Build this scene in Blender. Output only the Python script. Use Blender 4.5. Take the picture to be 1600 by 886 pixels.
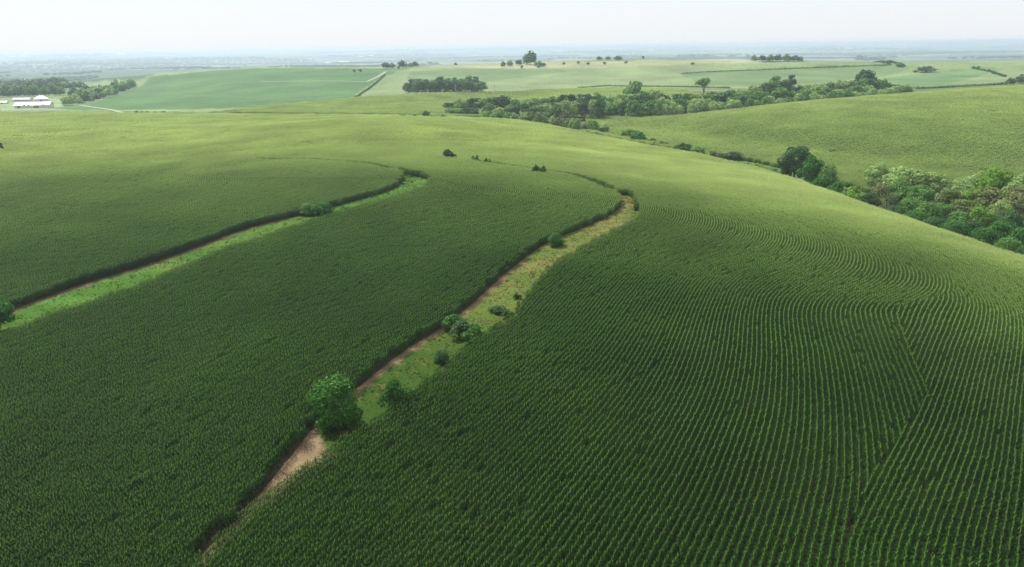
import bpy, math, random
import numpy as np
R = math.radians
scene = bpy.context.scene
for _o in list(bpy.data.objects):
    bpy.data.objects.remove(_o)
# ------------------------------------------------------------ camera
CAM_H = 50.0
FPX = 1100.0                     # focal length in pixels of the 1600 px wide photograph
PITCH = math.atan2(443 - 72, FPX)
ROLL = math.atan(0.0125)
cam_d = bpy.data.cameras.new('camera')
cam = bpy.data.objects.new('camera', cam_d)
scene.collection.objects.link(cam)
scene.camera = cam
cam_d.sensor_width = 36.0
cam_d.lens = 36.0 * FPX / 1600.0
cam_d.clip_start = 1.0
cam_d.clip_end = 60000.0
from mathutils import Matrix, Vector, Euler
cam.matrix_world = (Matrix.Translation((0, 0, CAM_H)) @ Matrix.Rotation(R(90) - PITCH, 4, 'X')
                    @ Matrix.Rotation(-ROLL, 4, 'Z'))
MW = np.array(cam.matrix_world)[:3, :3]
# ------------------------------------------------------------ world and sun
SUN_EL, SUN_AZ = 52.0, -48.0      # azimuth measured from +Y (view direction) towards +X
world = bpy.data.worlds.new('World')
scene.world = world
world.use_nodes = True
nt = world.node_tree
nt.nodes.clear()
wo = nt.nodes.new('ShaderNodeOutputWorld')
bg = nt.nodes.new('ShaderNodeBackground')
sky = nt.nodes.new('ShaderNodeTexSky')
sky.sky_type = 'NISHITA'
sky.sun_disc = False
sky.sun_elevation = R(SUN_EL)
sky.sun_rotation = R(SUN_AZ)
sky.altitude = 300
sky.air_density = 1.0
sky.dust_density = 1.0
sky.ozone_density = 1.0
bg.inputs['Strength'].default_value = 0.1
veil = nt.nodes.new('ShaderNodeMix'); veil.data_type = 'RGBA'    # high thin cloud whitening the whole sky
veil.inputs[0].default_value = 0.87; veil.inputs[7].default_value = (5.7, 5.9, 6.25, 1)
nt.links.new(sky.outputs[0], veil.inputs[6]); nt.links.new(veil.outputs[2], bg.inputs[0])
nt.links.new(bg.outputs[0], wo.inputs[0])
sl = bpy.data.lights.new('sun', 'SUN')
sl.energy = 5.0
sl.angle = R(0.6)
sl.color = (1.0, 0.96, 0.89)
sun = bpy.data.objects.new('sun', sl)
scene.collection.objects.link(sun)
_sd = Vector((math.sin(R(SUN_AZ)) * math.cos(R(SUN_EL)), math.cos(R(SUN_AZ)) * math.cos(R(SUN_EL)), math.sin(R(SUN_EL))))
sun.rotation_euler = _sd.to_track_quat('Z', 'Y').to_euler()
scene.view_settings.view_transform = 'Standard'
scene.view_settings.look = 'None'
scene.view_settings.exposure = 0.68
scene.view_settings.gamma = 1.0
scene.view_settings.use_curve_mapping = False
scene.cycles.max_bounces = 6
scene.cycles.diffuse_bounces = 3
scene.cycles.transmission_bounces = 3
scene.cycles.transparent_max_bounces = 6
scene.cycles.volume_bounces = 1
rng = np.random.default_rng(7)
random.seed(7)
col = scene.collection

# ------------------------------------------------------------ picture <-> place
def ray(px, py):
    """unit direction in the world of a pixel of the 1600x886 photograph"""
    px = np.asarray(px, float); py = np.asarray(py, float)
    c = np.stack([(px - 800) / FPX, -(py - 443) / FPX, -np.ones_like(px)], -1)
    w = c @ MW.T
    return w / np.linalg.norm(w, axis=-1, keepdims=True)
def azdep(px, py):
    w = ray(px, py)
    return np.degrees(np.arctan2(w[..., 0], w[..., 1])), -w[..., 2] / np.hypot(w[..., 0], w[..., 1])
def to_px(x, y, z):
    c = np.stack([x, y, np.asarray(z) - CAM_H], -1) @ MW
    return 800 + FPX * c[..., 0] / -c[..., 2], 443 - FPX * c[..., 1] / -c[..., 2]

# ------------------------------------------------------------ terrain: ridge and valley lines, seen from above
# each line: per column of the photograph either (py, z) for a line in view or ('h', factor, z) for one out of sight
XS = [-500, 0, 200, 400, 600, 800, 1000, 1200, 1400, 1600, 2100]
h = 'h'
LINES = [
 [(886,-3),(886,-3),(886,-3),(886,-3.5),(886,-4),(886,-5),(886,-6),(886,-6),(886,-6),(886,-7),(886,-8)],
 [(600,-1),(600,-1),(600,-1),(600,-1),(600,-1.5),(600,-2),(600,-2.5),(600,-3),(600,-3.6),(620,-5),(760,-7)],
 [(400,1),(400,1),(400,1),(390,1),(380,.5),(400,0),(420,0),(440,-.5),(470,-1.5),(520,-3),(680,-6)],
 [(300,4),(300,4),(290,4),(278,5),(272,5.5),(285,4.5),(318,3.5),(352,2.4),(392,.8),(450,-1.5),(590,-5)],
 [(232,2.5),(232,2.5),(226,2.5),(215,4),(212,5.5),(228,4),(270,1),(315,-.5),(368,-1.8),(425,-3.5),(560,-7)],
 [(214,3),(214,3),(211,3),(202,5),(188.5,6),(204,1),(246,-2),(291,-3.5),(355,-4),(418,-5.5),(540,-8.5)],
 [(193,-1),(193,-1),(193,-1),('h',1.16,-.5),('h',1.14,-.5),(197,-2),(238,-4),(280,-5),(350,-5),(414,-6.5),(530,-9)],
 [(178,-3),(178,-3),(179,-3),(181,-3),(184,-3.5),(192,-5),(230,-6),(273,-6.5),(345,-6),(411,-7),(520,-9.5)],
 [('h',1.03,-5),('h',1.03,-5),('h',1.03,-5),('h',1.03,-5),('h',1.03,-5),('h',1.05,-8),('h',1.08,-9),('h',1.1,-10),('h',1.15,-10.5),('h',1.2,-11),('h',1.2,-13)],
 [('h',1.08,-6),('h',1.08,-6),('h',1.08,-6),('h',1.08,-6),('h',1.08,-6),('h',1.1,-8),('h',1.2,-9),('h',1.25,-9),('h',1.4,-9.5),('h',1.6,-10),('h',1.7,-11)],
 [('h',1.14,-7),('h',1.14,-7),('h',1.14,-7),('h',1.13,-5.5),('h',1.14,-6),('h',1.14,-8),(208,-7.5),(224,-3.5),(217,-2),(203,1),(203,1)],
 [('h',1.2,-8),('h',1.2,-8),('h',1.2,-8),(173,-4.5),(170,-5),('h',1.2,-8),(189,-5),(167,2),(150.5,6),(137.5,9),(110,14)],
 [('h',1.28,-9),('h',1.28,-9),('h',1.28,-9),(168.5,-3.5),(162,-4),(168,-6),('h',1.09,-7),('h',1.1,-5),('h',1.12,-2),('h',1.12,2),('h',1.12,5)],
 [(165,-9),(165,-9),(166,-8),(166.5,-3.2),(150,-2),(143.5,-1.5),(138,-1),(138,0),(133,2),(128,4),(105,6)],
 [('h',1.04,-9),('h',1.04,-9),('h',1.04,-8),('h',1.08,-9),('h',1.05,-4.5),('h',1.04,-3),('h',1.03,-2),('h',1.03,-1),('h',1.03,1),('h',1.03,3),('h',1.03,5)],
 [(150,-9),(150,-9),(138,-1),(127,3),(122,5),(120,5),(116,5),(112,6),(110,7),(112,8),(100,10)],
 [(138,-10),(138,-10),(122,6),(106,16),(104,16),(98,19),(91.5,24),(94,23),(97,20),(94,20),(80,22)],
 [('h',1.35,-40)]*11,
 [(116,-60),(116,-60),(110,-60),(101,-70),(97,-70),(90,-80),(88,-80),(86,-80),(84,-80),(82,-80),(74,-80)],
 [('h',1.15,-95)]*11,
 [(97,-60),(97,-60),(93,-60),(89,-60),(85.5,-60),(82,-60),(79.5,-60),(77.5,-60),(75,-60),(72,-60),(65.5,-60)],
 [('h',1.1,-85)]*11,
]
LINES.append([('abs', 17500, -25 + 26*math.sin(i*1.7)) for i in range(11)])
LINES.append([('abs', 19500, -70)]*11)
LINES.append([('abs', 25000, -10 + 42*math.sin(i*2.3+1)) for i in range(11)])
LINES.append([('abs', 32000, -100)]*11)
def smooth_interp(xq, xs, ys):
    """monotone cubic interpolation (Fritsch-Carlson)"""
    xs = np.asarray(xs, float); ys = np.asarray(ys, float)
    hx = np.diff(xs); dl = np.diff(ys) / hx
    m = np.zeros_like(ys)
    ok = dl[1:] * dl[:-1] > 0
    w1 = 2 * hx[1:] + hx[:-1]; w2 = hx[1:] + 2 * hx[:-1]
    with np.errstate(divide='ignore', invalid='ignore'):
        hm = (w1 + w2) / (w1 / dl[:-1] + w2 / dl[1:])
    m[1:-1] = np.where(ok, hm, 0)
    m[0] = dl[0]; m[-1] = dl[-1]
    xq = np.clip(xq, xs[0], xs[-1])
    i = np.clip(np.searchsorted(xs, xq) - 1, 0, len(xs) - 2)
    t = (xq - xs[i]) / hx[i]
    return ((2*t**3 - 3*t**2 + 1) * ys[i] + (t**3 - 2*t**2 + t) * hx[i] * m[i]
            + (-2*t**3 + 3*t**2) * ys[i+1] + (t**3 - t**2) * hx[i] * m[i+1])
AZ = np.concatenate([np.arange(-180, -52, 4.0), np.arange(-52, 52.01, 0.16), np.arange(56, 180.1, 4.0)])
ND = 660
DD = np.geomspace(4.0, 32000.0, ND)
azq = np.clip(AZ, -52, 52)
kd, kz = [], []
col_az = []
prev_d = None
for L in LINES:
    a_, d_, z_ = [], [], []
    for i, k in enumerate(L):
        if k[0] == 'h':
            a_.append(prev[0][i]); d_.append(prev[1][i] * k[1]); z_.append(k[2])
        elif k[0] == 'abs':
            a_.append(prev[0][i]); d_.append(float(k[1])); z_.append(k[2])
        else:
            a, t = azdep(XS[i], k[0])
            a_.append(float(a)); d_.append((CAM_H - k[1]) / max(float(t), 1e-4)); z_.append(k[1])
    if kd:
        d_ = [max(d, p * 1.012) for d, p in zip(d_, prev[1])]
    prev = (a_, d_, z_)
    kd.append(np.exp(smooth_interp(azq, a_, np.log(d_)))); kz.append(smooth_interp(azq, a_, z_))
KD = np.array(kd); KZ = np.array(kz)
for j in range(1, len(KD)):
    KD[j] = np.maximum(KD[j], KD[j-1] * 1.01)
ZT = np.zeros((len(AZ), ND))
for i in range(len(AZ)):
    dk = np.concatenate([[3.0, 25.0], KD[:, i]]); zk = np.concatenate([[KZ[0, i]-1, KZ[0, i]-.6], KZ[:, i]])
    if KD[0, i] < 26: dk[1] = KD[0, i] * .6
    ZT[i] = smooth_interp(np.log(DD), np.log(dk), zk)
# light smoothing along and across so that no line shows as a crease
for _ in range(3):
    ZT[:, 1:-1] = (ZT[:, :-2] + 2 * ZT[:, 1:-1] + ZT[:, 2:]) / 4
for _ in range(10):
    ZT[1:-1] = (ZT[:-2] + 2 * ZT[1:-1] + ZT[2:]) / 4
back = np.clip((np.abs(AZ) - 60) / 100, 0, 1)[:, None]
back = back * back * (3 - 2 * back)
mean = (ZT[0] + ZT[-1]) / 2
ZT = ZT * (1 - back) + mean[None] * back
def vnoise(x, y, seed=0):
    """smooth value noise on numpy arrays"""
    x = np.asarray(x, float); y = np.asarray(y, float)
    xi = np.floor(x).astype(np.int64); yi = np.floor(y).astype(np.int64)
    fx = x - xi; fy = y - yi
    fx = fx*fx*(3-2*fx); fy = fy*fy*(3-2*fy)
    def hsh(a, b):
        n = (a * 374761393 + b * 668265263 + seed * 974711) & 0x7fffffff
        n = ((n ^ (n >> 13)) * 1274126177) & 0x7fffffff
        return ((n ^ (n >> 16)) & 0xffff) / 65535.0
    return ((hsh(xi, yi) * (1-fx) + hsh(xi+1, yi) * fx) * (1-fy)
            + (hsh(xi, yi+1) * (1-fx) + hsh(xi+1, yi+1) * fx) * fy)
GX = DD[None] * np.sin(np.radians(AZ))[:, None]
GY = DD[None] * np.cos(np.radians(AZ))[:, None]
far_w = np.clip((DD - 1500) / 2500, 0, 1)[None]
ZT += far_w * (((vnoise(GX/1300, GY/1300, 3) - .5) * 46 + (vnoise(GX/500, GY/500, 5) - .5) * 16) * np.clip(DD / 9000, .3, 1.6)[None])
mid_w = np.clip((DD - 120) / 150, 0, 1)[None] * np.clip((900 - DD) / 300, 0, 1)[None]
ZT += mid_w * ((vnoise(GX/95, GY/95, 9) - .5) * 1.5)
LD0, LD1 = math.log(DD[0]), math.log(DD[-1])
def zt(x, y):
    """height of the ground, exactly as the mesh has it"""
    x = np.asarray(x, float); y = np.asarray(y, float)
    a = np.degrees(np.arctan2(x, y)); d = np.hypot(x, y)
    i = np.clip(np.searchsorted(AZ, a) - 1, 0, len(AZ) - 2)
    u = (a - AZ[i]) / (AZ[i+1] - AZ[i])
    v = np.clip((np.log(np.maximum(d, 4.0)) - LD0) / (LD1 - LD0) * (ND - 1), 0, ND - 1.001)
    j = v.astype(int)
    dv = (np.clip(d, DD[0], DD[-1]) - DD[j]) / (DD[j+1] - DD[j])
    return ((ZT[i, j] * (1-u) + ZT[i+1, j] * u) * (1-dv) + (ZT[i, j+1] * (1-u) + ZT[i+1, j+1] * u) * dv)
def hit(px, py, lift=0.0):
    """where the ray of a pixel meets the ground (raised by lift): x, y, z arrays"""
    a, t = azdep(np.atleast_1d(px), np.atleast_1d(py))
    ds = np.geomspace(20, 31000, 6000)
    X = []; 
    for aa, tt in zip(a, t):
        s, c = math.sin(R(aa)), math.cos(R(aa))
        g = zt(ds * s, ds * c) + lift - (CAM_H - ds * tt)
        k = np.argmax(g > 0)
        if g[k] <= 0: k = len(ds) - 1
        if k > 0:
            f = g[k-1] / (g[k-1] - g[k]); d = ds[k-1] + (ds[k] - ds[k-1]) * f
        else: d = ds[0]
        X.append((d * s, d * c, float(zt(d * s, d * c))))
    return np.array(X)
def line_dist(k, az):
    """distance of terrain line k in a direction (degrees)"""
    return np.interp(az, AZ, KD[k])
# ------------------------------------------------------------ helpers
def mesh_obj(name, verts, faces, mats=None, parent=None, smooth=False, midx=None, link=True):
    """verts (n,3) array, faces list of tuples or (m,k) array -> ONE mesh object"""
    me = bpy.data.meshes.new(name)
    verts = np.asarray(verts, np.float32)
    if isinstance(faces, np.ndarray):
        k = faces.shape[1]; nf = len(faces)
        me.vertices.add(len(verts)); me.vertices.foreach_set('co', verts.ravel())
        me.loops.add(nf * k); me.loops.foreach_set('vertex_index', faces.astype(np.int32).ravel())
        me.polygons.add(nf); me.polygons.foreach_set('loop_start', np.arange(0, nf * k, k, dtype=np.int32))
        me.update(calc_edges=True)
    else:
        me.from_pydata(verts.tolist(), [], faces); me.update()
    for m in (mats or []): me.materials.append(m)
    if midx is not None: me.polygons.foreach_set('material_index', np.asarray(midx, np.int32))
    me.polygons.foreach_set('use_smooth', np.full(len(me.polygons), smooth))
    o = bpy.data.objects.new(name, me)
    if link: col.objects.link(o)
    if parent is not None: o.parent = parent
    return o
def tag(o, label=None, cat=None, group=None, kind=None):
    if label: o['label'] = label
    if cat: o['category'] = cat
    if group: o['group'] = group
    if kind: o['kind'] = kind
    return o
def empty(name, loc, rz=0.0, s=1.0):
    o = bpy.data.objects.new(name, None); o.empty_display_size = .5
    o.location = loc; o.rotation_euler = (0, 0, rz); o.scale = (s, s, s)
    col.objects.link(o); return o
def in_poly(px, py, poly):
    px = np.asarray(px); py = np.asarray(py); c = np.zeros(px.shape, bool)
    n = len(poly)
    for i in range(n):
        x1, y1 = poly[i]; x2, y2 = poly[(i+1) % n]
        if y1 == y2: continue
        c ^= ((y1 > py) != (y2 > py)) & (px < (x2 - x1) * (py - y1) / (y2 - y1) + x1)
    return c
def nodes(m):
    m.use_nodes = True; t = m.node_tree; t.nodes.clear()
    return t, lambda k, **kw: _nn(t, k, **kw)
def _nn(t, k, **kw):
    n = t.nodes.new(k)
    for a, v in kw.items(): setattr(n, a, v)
    return n
def leaf_mat(name, c1, c2, trans=0.35, rough=0.5, far_lit=None, spec=0.15, tcol=(1.35, 1.3, .5)):
    """two-sided leaf: diffuse/gloss plus light passing through; colour varies from piece to piece"""
    m = bpy.data.materials.new(name); t, N = nodes(m)
    out = N('ShaderNodeOutputMaterial'); mix = N('ShaderNodeMixShader'); p = N('ShaderNodeBsdfPrincipled'); tr = N('ShaderNodeBsdfTranslucent')
    oi = N('ShaderNodeObjectInfo'); geo = N('ShaderNodeNewGeometry')
    add = N('ShaderNodeMath', operation='ADD'); fr = N('ShaderNodeMath', operation='FRACT')
    t.links.new(oi.outputs['Random'], add.inputs[0]); t.links.new(geo.outputs['Random Per Island'], add.inputs[1])
    t.links.new(add.outputs[0], fr.inputs[0])
    cm = N('ShaderNodeMix', data_type='RGBA'); cm.inputs[6].default_value = (*c1, 1); cm.inputs[7].default_value = (*c2, 1)
    t.links.new(fr.outputs[0], cm.inputs[0])
    ns = N('ShaderNodeTexNoise'); ns.inputs['Scale'].default_value = .035; ns.inputs['Detail'].default_value = 3
    t.links.new(geo.outputs['Position'], ns.inputs['Vector'])
    mr = N('ShaderNodeMapRange'); mr.inputs[1].default_value = .35; mr.inputs[2].default_value = .65; mr.inputs[3].default_value = .90; mr.inputs[4].default_value = 1.10
    t.links.new(ns.outputs[0], mr.inputs[0])
    if far_lit:                                     # sunlit brightness of the distant crop, put into the plant colour
        ra = N('ShaderNodeAttribute', attribute_name='lit_ramp', attribute_type='INSTANCER'); rm = N('ShaderNodeMix', data_type='RGBA')
        rm.inputs[7].default_value = (*far_lit, 1); t.links.new(cm.outputs[2], rm.inputs[6]); t.links.new(ra.outputs['Fac'], rm.inputs[0]); src = rm.outputs[2]
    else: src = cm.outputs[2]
    vm = N('ShaderNodeVectorMath', operation='SCALE'); t.links.new(src, vm.inputs[0]); t.links.new(mr.outputs[0], vm.inputs[3])
    t.links.new(vm.outputs[0], p.inputs['Base Color'])
    p.inputs['Roughness'].default_value = rough; p.inputs['Specular IOR Level'].default_value = spec
    tm = N('ShaderNodeVectorMath', operation='MULTIPLY'); tm.inputs[1].default_value = tcol
    t.links.new(vm.outputs[0], tm.inputs[0]); t.links.new(tm.outputs[0], tr.inputs[0])
    mix.inputs[0].default_value = trans
    t.links.new(p.outputs[0], mix.inputs[1]); t.links.new(tr.outputs[0], mix.inputs[2]); t.links.new(mix.outputs[0], out.inputs[0])
    return m
def plain_mat(name, c, rough=.7, noise=None, c2=None, bump=0, metallic=0, spec=.3):
    m = bpy.data.materials.new(name); t, N = nodes(m)
    out = N('ShaderNodeOutputMaterial'); p = N('ShaderNodeBsdfPrincipled'); t.links.new(p.outputs[0], out.inputs[0])
    p.inputs['Roughness'].default_value = rough; p.inputs['Metallic'].default_value = metallic; p.inputs['Specular IOR Level'].default_value = spec
    tc = N('ShaderNodeNewGeometry'); ns = N('ShaderNodeTexNoise'); ns.inputs['Scale'].default_value = noise or 1.0; ns.inputs['Detail'].default_value = 5
    t.links.new(tc.outputs['Position'], ns.inputs['Vector'])
    cr = N('ShaderNodeMix', data_type='RGBA'); cr.inputs[6].default_value = (*c, 1); cr.inputs[7].default_value = (*(c2 or [v*.75 for v in c]), 1)
    mr = N('ShaderNodeMapRange'); mr.inputs[1].default_value = .35; mr.inputs[2].default_value = .65
    t.links.new(ns.outputs[0], mr.inputs[0]); t.links.new(mr.outputs[0], cr.inputs[0]); t.links.new(cr.outputs[2], p.inputs['Base Color'])
    if bump:
        b = N('ShaderNodeBump'); b.inputs['Strength'].default_value = bump; b.inputs['Distance'].default_value = .3
        t.links.new(ns.outputs[0], b.inputs['Height']); t.links.new(b.outputs[0], p.inputs['Normal'])
    return m
# ------------------------------------------------------------ ground sheet, its field colours
def mat_ground():
    m = bpy.data.materials.new('ground_fields'); t, N = nodes(m)
    out = N('ShaderNodeOutputMaterial'); p = N('ShaderNodeBsdfPrincipled'); t.links.new(p.outputs[0], out.inputs[0])
    p.inputs['Roughness'].default_value = .9; p.inputs['Specular IOR Level'].default_value = .1
    at = N('ShaderNodeAttribute', attribute_name='albedo'); geo = N('ShaderNodeNewGeometry')
    n1 = N('ShaderNodeTexNoise'); n1.inputs['Scale'].default_value = .012; n1.inputs['Detail'].default_value = 6; n1.inputs['Roughness'].default_value = .6
    n2 = N('ShaderNodeTexNoise'); n2.inputs['Scale'].default_value = .35; n2.inputs['Detail'].default_value = 8; n2.inputs['Roughness'].default_value = .7
    for n in (n1, n2): t.links.new(geo.outputs['Position'], n.inputs['Vector'])
    a = N('ShaderNodeMapRange'); a.inputs[1].default_value = .3; a.inputs[2].default_value = .7; a.inputs[3].default_value = .72; a.inputs[4].default_value = 1.28
    b = N('ShaderNodeMapRange'); b.inputs[1].default_value = .3; b.inputs[2].default_value = .7; b.inputs[3].default_value = .6; b.inputs[4].default_value = 1.4
    t.links.new(n1.outputs[0], a.inputs[0]); t.links.new(n2.outputs[0], b.inputs[0])
    mu = N('ShaderNodeMath', operation='MULTIPLY'); t.links.new(a.outputs[0], mu.inputs[0]); t.links.new(b.outputs[0], mu.inputs[1])
    vm = N('ShaderNodeVectorMath', operation='SCALE'); t.links.new(at.outputs['Color'], vm.inputs[0]); t.links.new(mu.outputs[0], vm.inputs[3])
    t.links.new(vm.outputs[0], p.inputs['Base Color'])
    bp = N('ShaderNodeBump'); bp.inputs['Strength'].default_value = .8; bp.inputs['Distance'].default_value = 1.0
    t.links.new(n2.outputs[0], bp.inputs['Height']); t.links.new(bp.outputs[0], p.inputs['Normal'])
    return m
def azd_poly(pts, lift=0.0):
    """polygon of photograph pixels -> polygon on the ground in (bearing, log distance)"""
    pts = dense(pts, 12)
    P = hit([p[0] for p in pts], [p[1] for p in pts], lift)
    return [(math.degrees(math.atan2(x, y)), math.log(math.hypot(x, y))) for x, y, z in P]
def dense(pts, n, closed=True):
    r = []
    for i in range(len(pts) if closed else len(pts) - 1):
        a, b = pts[i], pts[(i+1) % len(pts)]
        k = max(1, int(math.hypot(b[0]-a[0], b[1]-a[1]) / n))
        for j in range(k): r.append((a[0] + (b[0]-a[0]) * j / k, a[1] + (b[1]-a[1]) * j / k))
    if not closed: r.append(pts[-1])
    return r
AA, LL = np.meshgrid(AZ, np.log(DD), indexing='ij')
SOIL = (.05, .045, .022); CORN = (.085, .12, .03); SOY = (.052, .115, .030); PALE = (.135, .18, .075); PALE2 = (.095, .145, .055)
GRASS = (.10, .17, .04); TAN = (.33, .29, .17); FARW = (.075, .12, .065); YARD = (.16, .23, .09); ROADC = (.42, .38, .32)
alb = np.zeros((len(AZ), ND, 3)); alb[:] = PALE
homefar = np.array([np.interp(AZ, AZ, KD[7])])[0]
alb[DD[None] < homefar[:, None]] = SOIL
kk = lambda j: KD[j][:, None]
D2 = DD[None] + 0 * kk(0)
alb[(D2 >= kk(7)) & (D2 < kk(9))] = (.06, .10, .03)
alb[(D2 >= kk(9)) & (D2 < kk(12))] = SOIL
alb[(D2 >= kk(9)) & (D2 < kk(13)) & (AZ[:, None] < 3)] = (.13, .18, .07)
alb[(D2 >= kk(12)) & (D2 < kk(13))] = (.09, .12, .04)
fw = (D2 > kk(16) * 1.02)
alb[fw] = FARW
# patchwork on the far hills: woods, pasture and stubble
pw = vnoise(GX / 700, GY / 420, 21); pw2 = vnoise(GX / 260 + 9, GY / 200, 22)
alb[fw & (pw > .6)] = (.14, .18, .09)
alb[fw & (pw2 > .6)] = (.04, .075, .045)
alb[fw & (pw2 < .06)] = (.30, .31, .22)
ZONES = [
 (SOY, [(-500,176),(0,176),(120,172),(200,172),(400,168.5),(545,156),(600,118),(640,108),(560,107),(400,107),(300,113),(235,120),(222,134),(170,152),(140,163),(100,166),(0,170),(-500,170)]),
 ((.12,.17,.065), [(545,156),(572,153),(640,112),(622,110)]),
 (PALE2, [(628,152),(640,112),(800,104),(900,110),(760,128),(700,148)]),
 (PALE2, [(1060,115),(1250,105),(1450,100),(1380,120),(1200,136),(1100,134)]),
 ((.085,.15,.055), [(1400,137),(1380,122),(1540,104),(1570,108),(1480,132),(1560,131)]),
 ((.20,.22,.11), [(660,103),(820,98),(1150,92),(1200,97),(900,107),(700,107)]),
 ((.15,.2,.1), [(0,176),(120,172),(60,168),(0,169)]),
 ((.05,.09,.045), [(-500,150),(0,146),(100,130),(222,123),(238,117),(242,109),(-500,109)]),
 (YARD, [(0,160),(30,158),(85,154),(100,160),(96,168),(40,170),(0,170)]),
]
for c, poly in ZONES:
    q = azd_poly(poly)
    bb = np.array(q)
    sel = (AA >= bb[:,0].min()) & (AA <= bb[:,0].max()) & (LL >= bb[:,1].min()) & (LL <= bb[:,1].max())
    ins = np.zeros(AA.shape, bool); ins[sel] = in_poly(AA[sel], LL[sel], q)
    alb[ins] = c
nA = len(AZ)
V = np.stack([GX, GY, ZT], -1).reshape(-1, 3)
ii, jj = np.meshgrid(np.arange(nA - 1), np.arange(ND - 1), indexing='ij')
F = np.stack([ii*ND+jj, (ii+1)*ND+jj, (ii+1)*ND+jj+1, ii*ND+jj+1], -1).reshape(-1, 4)[:, ::-1]
# close the sheet under the camera
V = np.vstack([V, [[0, 0, float(ZT[:, 0].mean())]]])
cf = [(len(V)-1, (i+1)*ND, i*ND, i*ND) for i in range(nA-1)]
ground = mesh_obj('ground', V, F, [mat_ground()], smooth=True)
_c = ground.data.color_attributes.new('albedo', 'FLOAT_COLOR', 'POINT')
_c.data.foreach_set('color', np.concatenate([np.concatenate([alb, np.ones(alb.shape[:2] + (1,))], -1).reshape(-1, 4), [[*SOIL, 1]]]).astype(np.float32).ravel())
tag(ground, kind='structure')
TALL = 50; HAZE = 0.00014
# ------------------------------------------------------------ the two grass terraces between the corn, traced on the ground
S1L = [(300,884),(345,838),(395,790),(430,745),(466,703),(490,672),(528,634),(565,605),(620,560),(690,515),(730,485),(790,430),(850,385),(880,370),(930,350),(962,332),(971,318),(962,303),(938,292),(905,283),(860,274),(800,266),(740,258)]
S1R = [(320,880),(362,832),(405,792),(450,755),(505,707),(545,673),(600,628),(660,590),(735,530),(788,497),(820,455),(865,407),(900,383),(955,356),(990,336),(1001,320),(990,307),(955,292),(910,281),(860,271),(800,262),(740,255)]
S2L = [(-60,526),(25,484),(80,463),(150,440),(230,415),(300,391),(360,367),(430,346),(480,336),(540,319),(600,301),(626,290),(631,279),(612,270),(570,262),(500,256),(400,254)]
S2R = [(-60,538),(30,506),(75,485),(130,468),(200,446),(270,417),(340,387),(400,367),(450,351),(520,329),(600,306),(655,291),(682,281),(672,272),(630,264),(575,258),(500,253.5),(400,251)]
def resample(P, step=1.0):
    P = np.asarray(P)[:, :2]; s = np.concatenate([[0], np.cumsum(np.hypot(*np.diff(P, axis=0).T))])
    n = max(2, int(s[-1] / step)); q = np.linspace(0, s[-1], n)
    return np.stack([smooth_interp(q, s, P[:, 0]), smooth_interp(q, s, P[:, 1])], -1)
def soft(P, n=6):
    P = P.copy()
    for _ in range(n): P[1:-1] = (P[:-2] + 2*P[1:-1] + P[2:]) / 4
    return P
CORN_H = 2.35
strips = []
for Lp, Rp in ((S1L, S1R), (S2L, S2R)):
    Lw = soft(resample(hit([p[0] for p in Lp], [p[1] for p in Lp]))); Rw = soft(resample(hit([p[0] for p in Rp], [p[1] for p in Rp], CORN_H * .95)))
    # past the bend the corn hides the terrace floor: keep it at least 4 m wide there
    strips.append((Lw, Rw))
def near_dist(P, Q):
    """for each P its nearest point of polyline Q (points 1 m apart): distance, index"""
    out = np.empty(len(P)); idx = np.empty(len(P), int)
    for i in range(0, len(P), 4000):
        d = np.hypot(P[i:i+4000, None, 0] - Q[None, :, 0], P[i:i+4000, None, 1] - Q[None, :, 1])
        idx[i:i+4000] = d.argmin(1); out[i:i+4000] = d.min(1)
    return out, idx
strip_geo = []
for si_, (Lw, Rw) in enumerate(strips):
    n = 400
    a = np.stack([np.interp(np.linspace(0, len(Lw)-1, n), np.arange(len(Lw)), Lw[:, k]) for k in (0, 1)], -1)
    # pair each left point with the nearest right point, kept in order
    _, j = near_dist(a, Rw); j = np.maximum.accumulate(j); b = Rw[j].astype(float); b = soft(b, 40)
    w = b - a; L_ = np.hypot(w[:, 0], w[:, 1]); tg = np.gradient(a, axis=0); nr = np.stack([tg[:, 1], -tg[:, 0]], -1); nr /= np.hypot(nr[:, 0], nr[:, 1])[:, None] + 1e-9
    ay_ = to_px(a[:, 0], a[:, 1], zt(a[:, 0], a[:, 1]))[1]; late = np.arange(n) > n * .5
    early = np.interp(ay_, [700, 845], [4.0, .4]) if si_ == 0 else 4.0
    mw = np.where(late, np.interp(ay_, [(260, 254)[si_], (298, 278)[si_]], [.3, 4.0]), early); L2 = np.clip(L_, mw, np.where(mw < 3.9, np.maximum(mw, 1.5), 16.0)); w = np.where((L_ > .5)[:, None], w / np.maximum(L_, .01)[:, None], nr)
    b = soft(a + w * L2[:, None], 10)
    strip_geo.append((a, b))
def strip_poly(a, b): return [tuple(p) for p in a[::3]] + [tuple(p) for p in b[::-3]]
POLY = [strip_poly(a, b) for a, b in strip_geo]

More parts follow.
